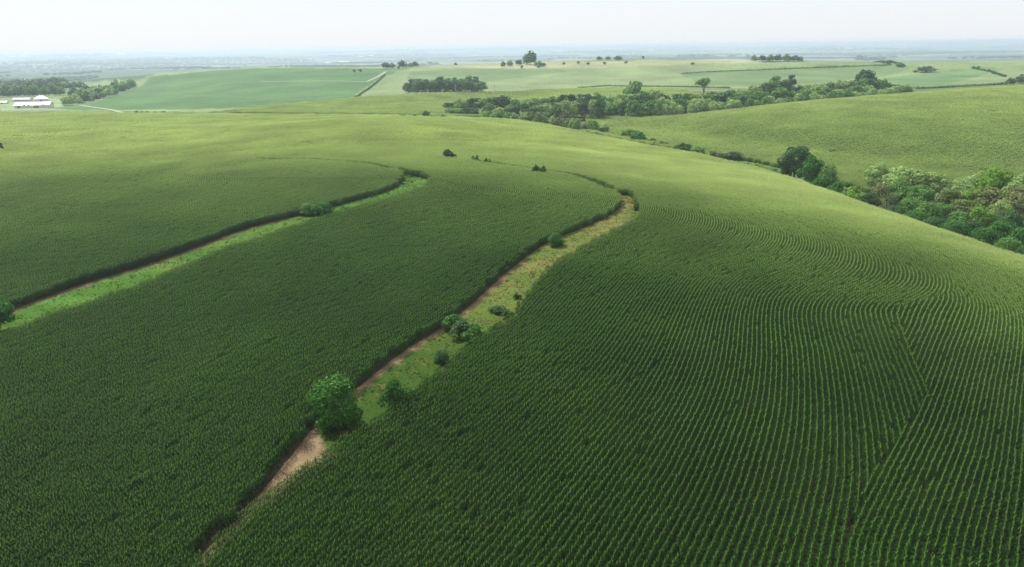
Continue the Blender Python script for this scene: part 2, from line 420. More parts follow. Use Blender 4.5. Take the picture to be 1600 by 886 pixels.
# ------------------------------------------------------------ directions of the planted rows
def segs(pls, z=2.0):
    out = []
    for pl in pls:
        p = dense(pl, 25, closed=False); P = hit([q[0] for q in p], [q[1] for q in p], z)
        for i in range(len(P) - 1):
            dx, dy = P[i+1, :2] - P[i, :2]
            if math.hypot(dx, dy) < .3: continue
            a = math.atan2(dy, dx) % math.pi
            out.append(((P[i, 0] + P[i+1, 0]) / 2, (P[i, 1] + P[i+1, 1]) / 2, a))
    return out
def zz(pts, ox, oy, s): return [(ox + x / s, oy + y / s) for x, y in pts]
ROWS_A = [S1L[:20], S1R[:20], S2L[1:15], S2R[1:15],
 zz([(400,80),(440,130),(455,170),(420,240),(330,330),(150,430)], 900, 280, 4),
 zz([(560,110),(680,180),(700,250),(640,330),(500,430),(300,560),(100,760)], 900, 280, 4),
 zz([(770,140),(900,200),(940,270),(900,350),(780,430),(650,490),(560,540),(430,700),(300,880)], 900, 280, 4),
 zz([(1000,180),(1120,250),(1150,320),(1110,400),(1000,470),(880,530),(790,620),(720,750),(660,880)], 900, 280, 4),
 zz([(1250,220),(1400,300),(1440,380),(1410,460),(1300,530),(1130,600),(1030,680),(970,880)], 900, 280, 4),
 zz([(1500,260),(1600,330),(1640,400),(1600,500),(1480,600),(1350,680),(1250,760),(1220,880)], 900, 280, 4),
 zz([(540,0),(640,150),(650,220),(600,290),(480,360),(390,415),(370,470),(430,700),(500,880)], 1250, 380, 4.43),
 zz([(640,10),(850,160),(890,260),(860,330),(740,390),(640,440),(700,560),(830,860)], 1250, 380, 4.43),
 [(420,800),(528,705)], [(528,779),(600,712)], [(610,860),(700,765)], [(716,641),(770,590)], [(850,700),(900,640)], [(960,560),(1010,480)], [(780,880),(870,740)],
 [(960,800),(1000,725)], [(1000,700),(1030,640)], [(1090,560),(1105,480)], [(1125,860),(1140,780),(1150,700)], [(1205,860),(1212,780),(1222,640),(1222,560)], [(1290,840),(1296,740),(1290,650),(1278,560)],
 [(1398,490),(1450,612)], [(1420,680),(1396,610),(1372,540)], [(1370,740),(1348,640),(1325,545)],
 [(160,720),(240,670)], [(305,723),(360,682)], [(40,800),(120,745)], [(653,499),(700,463)], [(495,483),(560,445)], [(725,382),(790,352)], [(330,560),(420,508)], [(120,620),(210,575)],
 [(740,330),(800,305),(790,290),(760,281)], [(840,330),(880,312),(885,300),(855,290)],
 [(60,440),(180,400),(300,360),(420,325),(520,295),(560,282),(545,272),(480,266)], [(40,380),(200,340),(330,310),(420,285),(400,270)], [(1450,400),(1400,375),(1330,352)], [(1250,330),(1170,305),(1080,285),(960,270)],
 [(1000,286),(900,268),(800,255),(700,245)], [(400,262),(300,262),(100,270)], [(1520,420),(1440,385)]]
ROWS_B = [zz([(640,10),(850,160),(890,260),(860,330),(740,390)], 1250, 380, 4.43),
 zz([(830,110),(1000,230),(1050,330),(1010,400),(890,470),(800,600),(740,640)], 1250, 380, 4.43),
 zz([(1000,200),(1110,320),(1150,400),(1080,500),(960,640),(850,830)], 1250, 380, 4.43),
 zz([(1130,270),(1210,350),(1240,480),(1190,620),(1090,760),(1000,886)], 1250, 380, 4.43),
 zz([(1330,320),(1430,420),(1440,560),(1370,740),(1310,886)], 1250, 380, 4.43),
 zz([(1450,330),(1540,450),(1555,600)], 1250, 380, 4.43),
 zz([(200,886),(260,700),(400,500),(530,350),(680,155)], 1200, 560, 2.72), zz([(400,886),(440,740),(560,560),(640,430),(760,270),(850,100)], 1200, 560, 2.72),
 zz([(700,886),(750,700),(840,500),(900,380),(960,200)], 1200, 560, 2.72), zz([(1000,886),(1010,800),(1050,560),(1080,300)], 1200, 560, 2.72), zz([(850,886),(880,760),(960,500)], 1200, 560, 2.72)]
SEAM = [(1398,488),(1420,474),(1450,468),(1480,458),(1492,450),(1490,440),(1470,420),(1400,388),(1300,352),(1200,330),(1100,300),(1180,262),(1250,262),(1420,300),(1700,410),(1900,480),(1900,1000),(1290,1000),(1315,890),(1332,810),(1358,744),(1395,692),(1450,614),(1425,552)]
SEAMW = [tuple(p[:2]) for p in hit([p[0] for p in dense(SEAM, 15)], [min(p[1], 1000) for p in dense(SEAM, 15)], 2.0)]
GX0, GX1, GY0, GY1, GS = -230., 210., 24., 360., 2.0
gx = np.arange(GX0, GX1 + .1, GS); gy = np.arange(GY0, GY1 + .1, GS)
def phi_field(data, wt):
    data = np.array(data); n = len(data)
    P, a = data[:, :2], data[:, 2]
    # smooth angle over the place
    D = np.hypot(P[:, None, 0] - P[None, :, 0], P[:, None, 1] - P[None, :, 1])
    am = a.mean(); w = np.linalg.solve(D + 0 - np.eye(n) * 1.2, a - am)
    XX, YY = np.meshgrid(gx, gy, indexing='ij'); Q = np.stack([XX.ravel(), YY.ravel()], -1)
    th = np.empty(len(Q))
    for i in range(0, len(Q), 5000):
        th[i:i+5000] = np.hypot(Q[i:i+5000, None, 0] - P[None, :, 0], Q[i:i+5000, None, 1] - P[None, :, 1]) @ w + am
    th = np.clip(th, .15, 3.0).reshape(XX.shape)
    c, s = np.cos(th), np.sin(th)                # tangent; normal = (s, -c)
    wn = 1.0
    def grad(f):                                  # at cell centres
        fx = (f[1:, 1:] + f[1:, :-1] - f[:-1, 1:] - f[:-1, :-1]) / (2*GS); fy = (f[1:, 1:] + f[:-1, 1:] - f[1:, :-1] - f[:-1, :-1]) / (2*GS)
        return fx, fy
    def gradT(ax, ay):
        o = np.zeros(XX.shape); ax = ax / (2*GS); ay = ay / (2*GS)
        o[1:, 1:] += ax + ay; o[1:, :-1] += ax - ay; o[:-1, 1:] += -ax + ay; o[:-1, :-1] += -ax - ay
        return o
    cc = (c[1:, 1:] + c[:-1, :-1] + c[1:, :-1] + c[:-1, 1:]) / 4; sc_ = (s[1:, 1:] + s[:-1, :-1] + s[1:, :-1] + s[:-1, 1:]) / 4
    def A(f):
        fx, fy = grad(f); ft = (fx*cc + fy*sc_) * wt; fn = (fx*sc_ - fy*cc) * wn
        return gradT(ft*cc + fn*sc_, ft*sc_ - fn*cc) + 1e-7 * f
    b = gradT(wn*sc_, -wn*cc)
    f = XX * math.sin(am) - YY * math.cos(am); r = b - A(f); p = r.copy(); rs = (r*r).sum()
    for _ in range(900):
        Ap = A(p); al = rs / (p*Ap).sum(); f += al*p; r -= al*Ap; r2 = (r*r).sum()
        if r2 < 1e-10: break
        p = r + p * (r2/rs); rs = r2
    for _ in range(2): f[1:-1, 1:-1] = (4*f[1:-1, 1:-1] + f[2:, 1:-1] + f[:-2, 1:-1] + f[1:-1, 2:] + f[1:-1, :-2]) / 8
    return f
PHI_A = phi_field(segs(ROWS_A), 2.2); PHI_B = phi_field(segs(ROWS_B), 7.0)
def bil(f, x, y):
    u = np.clip((x - GX0) / GS, 0, len(gx) - 1.001); v = np.clip((y - GY0) / GS, 0, len(gy) - 1.001)
    i = u.astype(int); j = v.astype(int); u = u - i; v = v - j
    return (f[i, j]*(1-u) + f[i+1, j]*u)*(1-v) + (f[i, j+1]*(1-u) + f[i+1, j+1]*u)*v
ROW = 0.78; SEG = 1.5
def row_points(f, x0, x1, y0, y1, ROW):
    """points every SEG metres along the rows (level lines of f): x, y, angle, stretch"""
    out = []
    def grads(x, y):
        e = 1.0; return (bil(f, x+e, y) - bil(f, x-e, y)) / (2*e), (bil(f, x, y+e) - bil(f, x, y-e)) / (2*e)
    for ax in (0, 1):
        lines = np.arange(y0, y1, SEG) if ax == 0 else np.arange(x0, x1, SEG)
        s = np.arange(x0, x1, .3) if ax == 0 else np.arange(y0, y1, .3)
        S_, L_ = np.meshgrid(s, lines, indexing='ij')
        X, Y = (S_, L_) if ax == 0 else (L_, S_)
        v = bil(f, X, Y) / ROW; k = np.floor(v); cr = k[1:] != k[:-1]
        i, j = np.nonzero(cr)
        lev = np.maximum(k[i, j], k[i+1, j]); t_ = (lev - v[i, j]) / (v[i+1, j] - v[i, j]); t_ = np.clip(t_, 0, 1)
        sx = s[i] + .3 * t_; ly = lines[j]
        x, y = (sx, ly) if ax == 0 else (ly, sx)
        gx_, gy_ = grads(x, y); keep = np.abs(gx_) >= np.abs(gy_) if ax == 0 else np.abs(gx_) < np.abs(gy_)
        x, y, gx_, gy_ = x[keep], y[keep], gx_[keep], gy_[keep]
        ang = np.arctan2(-gx_, gy_); g = np.hypot(gx_, gy_)
        st = g / np.maximum(np.abs(gx_), np.abs(gy_))
        out.append(np.stack([x, y, ang, st], -1))
    return np.vstack(out)
R_NEAR = 345.0
def mean_slope(f, box):
    X, Y = np.meshgrid(np.arange(box[0], box[1], 3.), np.arange(box[2], box[3], 3.)); e = 1.
    return float(np.median(np.hypot(bil(f, X+e, Y) - bil(f, X-e, Y), bil(f, X, Y+e) - bil(f, X, Y-e)) / (2*e)))
KA, KB = mean_slope(PHI_A, (-40, 60, 60, 170)), mean_slope(PHI_B, (55, 120, 65, 150)); print('slopes', KA, KB)
PA = row_points(PHI_A, -225, 205, 20, 350, ROW * KA); PB = row_points(PHI_B, 8, 205, 20, 350, ROW * KB)
PA = PA[~in_poly(PA[:, 0], PA[:, 1], SEAMW)]; PB = PB[in_poly(PB[:, 0], PB[:, 1], SEAMW)]
PN = np.vstack([PA, PB])
def in_view(x, y, extra=3.0, lim=46.0):
    a = np.degrees(np.arctan2(x, y)); px, py = to_px(x, y, zt(x, y) + 1.5)
    return (np.abs(a) < 75) & (px > -130) & (px < 1850) & (py < 1120) & (py > -50)
PN = PN[in_view(PN[:, 0], PN[:, 1])]
azp = np.degrees(np.arctan2(PN[:, 0], PN[:, 1])); dpn = np.hypot(PN[:, 0], PN[:, 1])
PN = PN[(dpn < R_NEAR) & (dpn < line_dist(7, azp))]
# gaps left round the terraces and the little bushes
def off_strip(P, pad=0.25):
    k = np.ones(len(P), bool)
    for (a, b), poly in zip(strip_geo, POLY):
        k &= ~in_poly(P[:, 0], P[:, 1], poly)
    return k
PN = PN[off_strip(PN)]
edge = np.full(len(PN), 99.)
for a_, b_ in strip_geo:
    for c_ in (a_, b_): edge = np.minimum(edge, near_dist(PN[:, :2], c_)[0])
PN = PN[~((edge < .75) & (rng.uniform(0, 1, len(PN)) < .45))]
bare_spots = vnoise(PN[:, 0]/3.1, PN[:, 1]/3.1, 91) * .6 + vnoise(PN[:, 0]/7, PN[:, 1]/7, 92) * .4
PN = PN[~((bare_spots < .08) & (rng.uniform(0, 1, len(PN)) < .3))]
# ------------------------------------------------------------ corn plants
M_CORN = leaf_mat('corn_leaf', (.005, .025, .001), (.017, .064, .003), trans=.25, rough=.6, spec=.1, tcol=(1.5, 1.5, .5), far_lit=(.195, .32, .065))
M_TASSEL = leaf_mat('corn_tassel', (.105, .24, .038), (.195, .32, .068), trans=.25, rough=.7, spec=.2, tcol=(1, 1, .8), far_lit=(.60, .68, .27))
def lit_ramp(x, y):  # painted light: corn colour goes from dark near by to bright beyond the ridge
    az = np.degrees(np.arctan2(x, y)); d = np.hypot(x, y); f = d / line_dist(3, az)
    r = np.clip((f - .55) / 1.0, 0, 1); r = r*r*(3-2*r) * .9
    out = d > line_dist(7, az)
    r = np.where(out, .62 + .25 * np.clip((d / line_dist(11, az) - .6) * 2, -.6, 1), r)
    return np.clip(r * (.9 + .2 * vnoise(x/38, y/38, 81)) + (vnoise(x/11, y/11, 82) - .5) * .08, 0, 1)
def corn_patch(name, plants, nl=9, wide=.085, H=2.25, length=.66, tass=6, seed=0, tw=.024, bottom=.25, hr=(.9, 1.08)):
    """plants: list of (x, y). leaves are arched blades in three quads, ending in a point"""
    g = np.random.default_rng(seed); V, F, M = [], [], []
    for (x0, y0) in plants:
        hh = H * g.uniform(*hr); lean = g.normal(0, .03, 2); a0 = g.uniform(0, 6.28)
        # stalk: thin triangle prism
        b = len(V); 
        for k in range(3): V.append((x0 + .016*math.cos(2.1*k), y0 + .016*math.sin(2.1*k), 0))
        V.append((x0 + lean[0]*hh, y0 + lean[1]*hh, hh*.96)); F += [(b, b+1, b+3), (b+1, b+2, b+3), (b+2, b, b+3)]; M += [0]*3
        for i in range(nl):
            t_ = bottom + (1 - bottom) * (i + g.uniform(0, .8)) / nl
            a = a0 + math.pi * (i % 2) + g.normal(0, .55)
            zz0 = hh * t_ * .88; L = length * g.uniform(.7, 1.1) * (1 - .45 * max(0, t_ - .75) / .25)
            up = g.uniform(.25, .5) * L * (.7 + .8*t_); w = wide * g.uniform(.8, 1.15) * .5
            bx, by = x0 + lean[0]*zz0, y0 + lean[1]*zz0; ca, sa = math.cos(a), math.sin(a)
            tw_ = g.normal(0, .35)
            b = len(V)
            for u, zz1, ww in ((0, 0, .5), (.33, up*.85, 1), (.68, up*.72, .9)):
                cx, cy = bx + ca*L*u, by + sa*L*u; ox, oy, oz = -sa*w*ww*math.cos(tw_), ca*w*ww*math.cos(tw_), w*ww*math.sin(tw_)
                V.append((cx+ox, cy+oy, zz0+zz1+oz)); V.append((cx-ox, cy-oy, zz0+zz1-oz))
            V.append((bx + ca*L, by + sa*L, zz0 + up*.72 - L*g.uniform(.2, .55)))
            F += [(b, b+1, b+3, b+2), (b+2, b+3, b+5, b+4), (b+4, b+5, b+6)]; M += [0]*3
        for i in range(tass):
            a = g.uniform(0, 6.28); r = g.uniform(.02, .16) if i else 0; z1 = hh*.93 + g.uniform(.28, .42)
            bx, by = x0 + lean[0]*hh, y0 + lean[1]*hh; b = len(V)
            V += [(bx-tw*math.sin(a), by+tw*math.cos(a), hh*.9), (bx+tw*math.sin(a), by-tw*math.cos(a), hh*.9), (bx+r*math.cos(a), by+r*math.sin(a), z1)]
            F.append((b, b+1, b+2)); M.append(1)
    return mesh_obj(name, V, F, [M_CORN, M_TASSEL], midx=M, link=False)
def scatter(name, pts, protos, label, cat, zoff=0.0):
    """one object: plants of the given kinds on the points (x, y, z, rot, sx, sy, sz, kind)"""
    me = bpy.data.meshes.new(name); n = len(pts)
    me.vertices.add(n); me.vertices.foreach_set('co', pts[:, :3].astype(np.float32).ravel())
    a = me.attributes.new('turn', 'FLOAT_VECTOR', 'POINT'); a.data.foreach_set('vector', np.stack([pts[:, 8], pts[:, 9], pts[:, 3]], -1).astype(np.float32).ravel())
    a = me.attributes.new('size', 'FLOAT_VECTOR', 'POINT'); a.data.foreach_set('vector', pts[:, 4:7].astype(np.float32).ravel())
    a = me.attributes.new('kind_index', 'INT', 'POINT'); a.data.foreach_set('value', pts[:, 7].astype(np.int32))
    a = me.attributes.new('lit_ramp', 'FLOAT', 'POINT'); a.data.foreach_set('value', lit_ramp(pts[:, 0], pts[:, 1]).astype(np.float32))
    o = bpy.data.objects.new(name, me); col.objects.link(o)
    g = bpy.data.node_groups.new(name + '_nodes', 'GeometryNodeTree')
    g.interface.new_socket('Geometry', in_out='INPUT', socket_type='NodeSocketGeometry'); g.interface.new_socket('Geometry', in_out='OUTPUT', socket_type='NodeSocketGeometry')
    gi = g.nodes.new('NodeGroupInput'); go = g.nodes.new('NodeGroupOutput'); ip = g.nodes.new('GeometryNodeInstanceOnPoints')
    jn = g.nodes.new('GeometryNodeJoinGeometry')
    for p in reversed(protos):
        oi = g.nodes.new('GeometryNodeObjectInfo'); oi.inputs['Object'].default_value = p; oi.inputs['As Instance'].default_value = True
        g.links.new(oi.outputs['Geometry'], jn.inputs[0])
    def at(nm, ty):
        k = g.nodes.new('GeometryNodeInputNamedAttribute'); k.data_type = ty; k.inputs['Name'].default_value = nm; return k.outputs['Attribute']
    g.links.new(gi.outputs[0], ip.inputs['Points']); g.links.new(jn.outputs[0], ip.inputs['Instance']); ip.inputs['Pick Instance'].default_value = True
    g.links.new(at('kind_index', 'INT'), ip.inputs['Instance Index'])
    er = g.nodes.new('FunctionNodeEulerToRotation'); g.links.new(at('turn', 'FLOAT_VECTOR'), er.inputs[0]); g.links.new(er.outputs[0], ip.inputs['Rotation'])
    g.links.new(at('size', 'FLOAT_VECTOR'), ip.inputs['Scale']); g.links.new(ip.outputs[0], go.inputs[0])
    md = o.modifiers.new('plants', 'NODES'); md.node_group = g
    tag(o, label, cat, kind='stuff'); return o
def slope_turn(x, y, rz):
    """euler angles laying a patch on the slope"""
    e = 1.5; sx = (zt(x+e, y) - zt(x-e, y)) / (2*e); sy = (zt(x, y+e) - zt(x, y-e)) / (2*e)
    c, s = np.cos(rz), np.sin(rz); fx = sx*c + sy*s; fy = -sx*s + sy*c
    return np.arctan(fy), -np.arctan(fx)
def to_pts(P, k, hvar=.055, flip=True, zlift=0):
    x, y, a, st = P.T; n = len(P); a = a + (rng.integers(0, 2, n) * math.pi if flip else 0)
    rx, ry = slope_turn(x, y, a)
    hgt = (1 + (vnoise(x/14, y/14, 31) - .5) * .22 + (vnoise(x/45, y/45, 32) - .5) * .2) * rng.uniform(1-hvar, 1+hvar, n) * np.where(rng.uniform(0, 1, n) < .03, rng.uniform(.6, .9, n), 1)
    return np.stack([x, y, zt(x, y) + zlift, a, st * 1.02, np.ones(n), hgt, rng.integers(0, k, n), rx, ry], -1)
seg_protos = []
for v in range(6):
    g = np.random.default_rng(100 + v); n = 8
    pl = [(-SEG/2 + SEG*(i+.5)/n + g.normal(0, .03), g.normal(0, .03)) for i in range(n)]
    seg_protos.append(corn_patch('corn_row_piece', pl, nl=8, seed=v))
# which field a point belongs to
def field_of(P):
    f = np.full(len(P), 2)
    a1, b1 = strip_geo[0]; a2, b2 = strip_geo[1]
    left1 = strip_poly(a1, a1)  # unused outline
    d1, i1 = near_dist(P[:, :2], (a1 + b1)[::2] / 2); m1 = ((a1 + b1) / 2)[::2]; t1 = np.gradient(m1, axis=0)
    s1 = t1[i1, 0] * (P[:, 1] - m1[i1, 1]) - t1[i1, 1] * (P[:, 0] - m1[i1, 0])
    d2, i2 = near_dist(P[:, :2], (a2 + b2)[::2] / 2); m2 = ((a2 + b2) / 2)[::2]; t2 = np.gradient(m2, axis=0)
    s2 = t2[i2, 0] * (P[:, 1] - m2[i2, 1]) - t2[i2, 1] * (P[:, 0] - m2[i2, 0])
    f[s1 > 0] = 1; f[(s2 > 0) & (s1 > 0)] = 0
    return f
NP_ = to_pts(PN, 6); FO = field_of(PN)
FIELD_LABELS = ['tall green corn filling the field left of the far grass terrace, up to the skyline', 'dark green corn between the two grass terraces, bending round the hill', 'dark green corn in curving rows right of the near grass terrace']
home_fields = []
for k in range(3):
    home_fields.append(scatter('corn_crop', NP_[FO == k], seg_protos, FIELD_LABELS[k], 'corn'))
# farther corn: patches of several rows
def patch_protos(n, w, rows, per, **kw):
    out = []
    for v in range(n):
        g = np.random.default_rng(300 + v + int(w * 10)); pl = []
        for r_ in range(rows):
            for i in range(per): pl.append((-w/2 + w*(i + g.uniform(0, 1))/per, -w/2 + w*(r_+.5)/rows + g.normal(0, .06)))
        out.append(corn_patch('corn_patch', pl, seed=500+v, **kw))
    return out
mid_protos = patch_protos(5, 3.12, 4, 10, nl=6, wide=.16, length=.95, tass=5, tw=.14, hr=(.8, 1.12))
far_protos = patch_protos(5, 6.24, 8, 9, nl=5, wide=.30, length=1.15, tass=4, tw=.34, bottom=.45, hr=(.7, 1.15))
def grid_pts(w, cond, x0, x1, y0, y1):
    xs = np.arange(x0, x1, w*.87); ys = np.arange(y0, y1, w*.87); X, Y = np.meshgrid(xs, ys, indexing='ij'); X = X.ravel(); Y = Y.ravel()
    X = X + rng.normal(0, w*.06, len(X)); Y = Y + rng.normal(0, w*.06, len(Y))
    a = np.degrees(np.arctan2(X, Y)); d = np.hypot(X, Y); k = (Y > 10) & (np.abs(a) < 44) & cond(X, Y, a, d); X, Y = X[k], Y[k]
    ang = (vnoise(X/120, Y/120, 41) - .5) * 1.6
    return np.stack([X, Y, ang, np.ones(len(X))], -1)
mid = grid_pts(3.12, lambda x, y, a, d: (((d >= R_NEAR) | (x < -223) | (x > 203)) & (d > 60) & (d < line_dist(7, a) - 2) & (d < 470)), -360, 330, 26, 470)
mid = mid[off_strip(mid)]
far = grid_pts(6.24, lambda x, y, a, d: (d >= 470) & (d < line_dist(7, a) - 3), -560, 360, 300, 760)
hf_obj = home_fields[0]
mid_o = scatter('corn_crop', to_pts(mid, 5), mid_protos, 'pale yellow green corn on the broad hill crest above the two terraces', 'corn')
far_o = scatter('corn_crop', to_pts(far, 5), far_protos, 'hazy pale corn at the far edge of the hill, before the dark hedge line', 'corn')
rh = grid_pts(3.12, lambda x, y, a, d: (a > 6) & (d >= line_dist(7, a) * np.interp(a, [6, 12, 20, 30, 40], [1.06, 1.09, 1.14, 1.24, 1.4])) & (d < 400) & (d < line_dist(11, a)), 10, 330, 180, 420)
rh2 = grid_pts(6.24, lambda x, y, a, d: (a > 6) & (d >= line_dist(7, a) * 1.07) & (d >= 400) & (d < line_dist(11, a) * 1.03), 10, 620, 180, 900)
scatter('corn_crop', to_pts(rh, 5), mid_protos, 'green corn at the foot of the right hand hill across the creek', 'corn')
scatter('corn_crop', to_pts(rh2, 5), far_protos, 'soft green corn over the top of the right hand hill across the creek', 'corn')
CZ = azd_poly([(330,178.5),(400,169.5),(470,163.5),(545,156),(600,151),(700,147.5),(800,144.5),(900,140),(1000,139.5),(1060,141),(1090,150),(1020,175),(940,185),(850,184),(700,184),(600,181),(450,179)])
cf = grid_pts(6.24, lambda x, y, a, d: in_poly(a, np.log(d), CZ), -500, 300, 400, 1250)
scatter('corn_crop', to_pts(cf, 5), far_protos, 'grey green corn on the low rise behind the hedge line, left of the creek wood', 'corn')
print('z', ZT.min(), ZT.max()); print('corn instances', len(PN), len(mid), len(far), len(rh), len(rh2), len(cf))
# ------------------------------------------------------------ terrace floors and their grass
def mat_vcol(name, rough=.9, scale=3.0, bump=.5):
    m = bpy.data.materials.new(name); t, N = nodes(m)
    out = N('ShaderNodeOutputMaterial'); p = N('ShaderNodeBsdfPrincipled'); t.links.new(p.outputs[0], out.inputs[0])
    p.inputs['Roughness'].default_value = rough; p.inputs['Specular IOR Level'].default_value = .1
    at = N('ShaderNodeAttribute', attribute_name='albedo'); geo = N('ShaderNodeNewGeometry')
    n2 = N('ShaderNodeTexNoise'); n2.inputs['Scale'].default_value = scale; n2.inputs['Detail'].default_value = 6; n2.inputs['Roughness'].default_value = .7
    t.links.new(geo.outputs['Position'], n2.inputs['Vector'])
    b = N('ShaderNodeMapRange'); b.inputs[1].default_value = .3; b.inputs[2].default_value = .7; b.inputs[3].default_value = .65; b.inputs[4].default_value = 1.35
    t.links.new(n2.outputs[0], b.inputs[0])
    vm = N('ShaderNodeVectorMath', operation='SCALE'); t.links.new(at.outputs['Color'], vm.inputs[0]); t.links.new(b.outputs[0], vm.inputs[3]); t.links.new(vm.outputs[0], p.inputs['Base Color'])
    bp = N('ShaderNodeBump'); bp.inputs['Strength'].default_value = bump; bp.inputs['Distance'].default_value = .2
    t.links.new(n2.outputs[0], bp.inputs['Height']); t.links.new(bp.outputs[0], p.inputs['Normal'])
    return m
M_STRIP = mat_vcol('terrace_floor')
def lerp(a, b, t): return a + (np.asarray(b) - a) * t[..., None]
tuft_pts = []
for si, (a, b) in enumerate(strip_geo):
    sl_ = np.concatenate([[0], np.cumsum(np.hypot(*np.diff((a+b)/2, axis=0).T))]); n = int(sl_[-1] / .5); nc = 22
    q = np.linspace(0, sl_[-1], n); A_ = np.stack([np.interp(q, sl_, a[:, k]) for k in (0, 1)], -1); B_ = np.stack([np.interp(q, sl_, b[:, k]) for k in (0, 1)], -1)
    u = np.linspace(-.04, 1.06, nc)
    X = A_[:, None, 0] * (1-u) + B_[:, None, 0] * u; Y = A_[:, None, 1] * (1-u) + B_[:, None, 1] * u
    lump = (vnoise(X/1.7, Y/1.7, 61) - .5) * .14
    Z = zt(X, Y) + .09 + lump * np.clip(np.minimum(u, 1-u) * 8, 0, 1)[None]
    pxx, pyy = to_px(X, Y, Z)
    U = np.broadcast_to(u, X.shape); n1 = vnoise(X/4, Y/4, 51); n2 = vnoise(X/1.5, Y/1.5, 52); n3 = vnoise(X/9, Y/9, 53)
    green = np.array([.026, .058, .004]); soil = np.array([.088, .064, .034]); dry = np.array([.118, .118, .030]); olive = np.array([.066, .100, .014]); tan = np.array([.165, .118, .066])
    if si == 1: green = np.array([.034, .092, .004])
    c = np.broadcast_to(green, X.shape + (3,)).copy()
    if si == 0:
        dryness = np.clip((490 - pyy) / 60, 0, 1) * np.clip((n1 * .6 + n3 * .9 - .50) * 2.6, 0, .85)
        gr = np.exp(-((pxx-905)/30)**2 - ((pyy-372)/14)**2); dryness *= 1 - .85 * gr
        c = lerp(lerp(c, olive, np.clip((560-pyy)/80, 0, 1)), dry, dryness)
        c = lerp(c, dry * .7, np.clip((n2 - .6) * 3, 0, 1) * .6)
        w_soil = np.clip((.14 + .10 * (n2 - .5) - U) * 14, 0, 1) * np.clip((pyy - 395) / 25, 0, 1)
        c = lerp(c, soil * 1.45, w_soil)
        bare = np.clip((pyy - (676 + 26 * np.clip(U * 1.3, 0, 1) + 12 * (n1 - .5))) / 6, 0, 1)
        c = lerp(c, tan * np.clip(.62 + .7 * n2, 0, 1.3)[..., None], bare)
        soilness = np.maximum(w_soil, bare)
    else:
        c = lerp(c, np.array([.06, .16, .02]), np.clip((n1 - .45) * 2.5, 0, 1) * .7)
        c = lerp(c, olive * 1.2, np.clip((n3 - .6) * 3, 0, 1) * .8)
        w_soil = np.clip((.12 + .12 * (n2 - .5) - U) * 14, 0, 1) * np.clip((pyy - 325) / 25, 0, 1)
        c = lerp(c, soil, w_soil); soilness = w_soil
    ii, jj = np.meshgrid(np.arange(n-1), np.arange(nc-1), indexing='ij')
    F = np.stack([ii*nc+jj, (ii+1)*nc+jj, (ii+1)*nc+jj+1, ii*nc+jj+1], -1).reshape(-1, 4)[:, ::-1]
    o = mesh_obj('grass_terrace', np.stack([X, Y, Z], -1).reshape(-1, 3), F, [M_STRIP], smooth=True)
    ca = o.data.color_attributes.new('albedo', 'FLOAT_COLOR', 'POINT')
    ca.data.foreach_set('color', np.concatenate([c, np.ones(X.shape + (1,))], -1).reshape(-1, 4).astype(np.float32).ravel())
    tag(o, kind='structure')
    # tufts
    m = int(sl_[-1] * 60); i = rng.integers(0, n-1, m); j = rng.integers(0, nc, m)
    pr = 1 - soilness[i, j]; k = rng.uniform(0, 1, m) < pr * (.45 + n1[i, j] * .6); i, j = i[k], j[k]; m = len(i)
    x = X[i, j] + rng.uniform(-.3, .3, m); y = Y[i, j] + rng.uniform(-.3, .3, m)
    isdry = (c[i, j, 0] / c[i, j, 1]); kind = np.where(isdry > .82, 2, np.where(isdry > .6, 1, 0))
    sz = rng.uniform(.5, 1.0, m) * (.6 + .6 * n2[i, j])
    tuft_pts.append(np.stack([x, y, zt(x, y) + .03, rng.uniform(0, 6.28, m), sz, sz, sz * rng.uniform(.6, 1.2, m), kind, 0*x, 0*x], -1))
M_GR = leaf_mat('grass_green', (.020, .050, .003), (.040, .088, .007), trans=.35, rough=.6)
M_GO = leaf_mat('grass_olive', (.05, .085, .014), (.09, .12, .025), trans=.3, rough=.6)
M_GD = leaf_mat('grass_dry', (.10, .10, .028), (.165, .155, .05), trans=.3, rough=.7)
def tuft(name, mat, seed):
    g = np.random.default_rng(seed); V, F = [], []
    for _ in range(26):
        a = g.uniform(0, 6.28); r = g.uniform(0, .22); x, y = r*math.cos(a), r*math.sin(a); b = g.uniform(0, 6.28); L = g.uniform(.16, .42); o = g.uniform(.05, .22)
        k = len(V); V += [(x-.022*math.sin(b), y+.022*math.cos(b), 0), (x+.022*math.sin(b), y-.022*math.cos(b), 0), (x+o*math.cos(b), y+o*math.sin(b), L)]; F.append((k, k+1, k+2))
    return mesh_obj(name, V, F, [mat], link=False)
tufts = [tuft('tuft', m, i) for i, m in enumerate((M_GR, M_GO, M_GD))]
GL = ['mixed green and straw coloured grass on the near terrace through the corn', 'bright green grass on the farther terrace at the left']
for i, P in enumerate(tuft_pts): scatter('grass_cover', P, tufts, GL[i], 'grass')

# ------------------------------------------------------------ trees and shrubs
LEAF = {
 'dark': leaf_mat('leaf_dark', (.026, .076, .018), (.058, .132, .032), trans=.25, rough=.5),
 'mid': leaf_mat('leaf_mid', (.065, .165, .032), (.125, .25, .055), trans=.3, rough=.5),
 'pale': leaf_mat('leaf_pale', (.18, .29, .10), (.30, .42, .16), trans=.3, rough=.6),
 'bright': leaf_mat('leaf_bright', (.10, .23, .028), (.19, .33, .045), trans=.35, rough=.5),
 'fresh': leaf_mat('leaf_fresh', (.026, .105, .010), (.058, .175, .022), trans=.3, rough=.5),
 'olive': leaf_mat('leaf_olive', (.10, .15, .045), (.165, .22, .07), trans=.3, rough=.6),
 'brown': leaf_mat('leaf_brown', (.11, .13, .05), (.165, .175, .075), trans=.2, rough=.8),
}
M_BARK = plain_mat('bark', (.16, .13, .10), rough=.9, noise=3, c2=(.09, .075, .06), bump=.4)
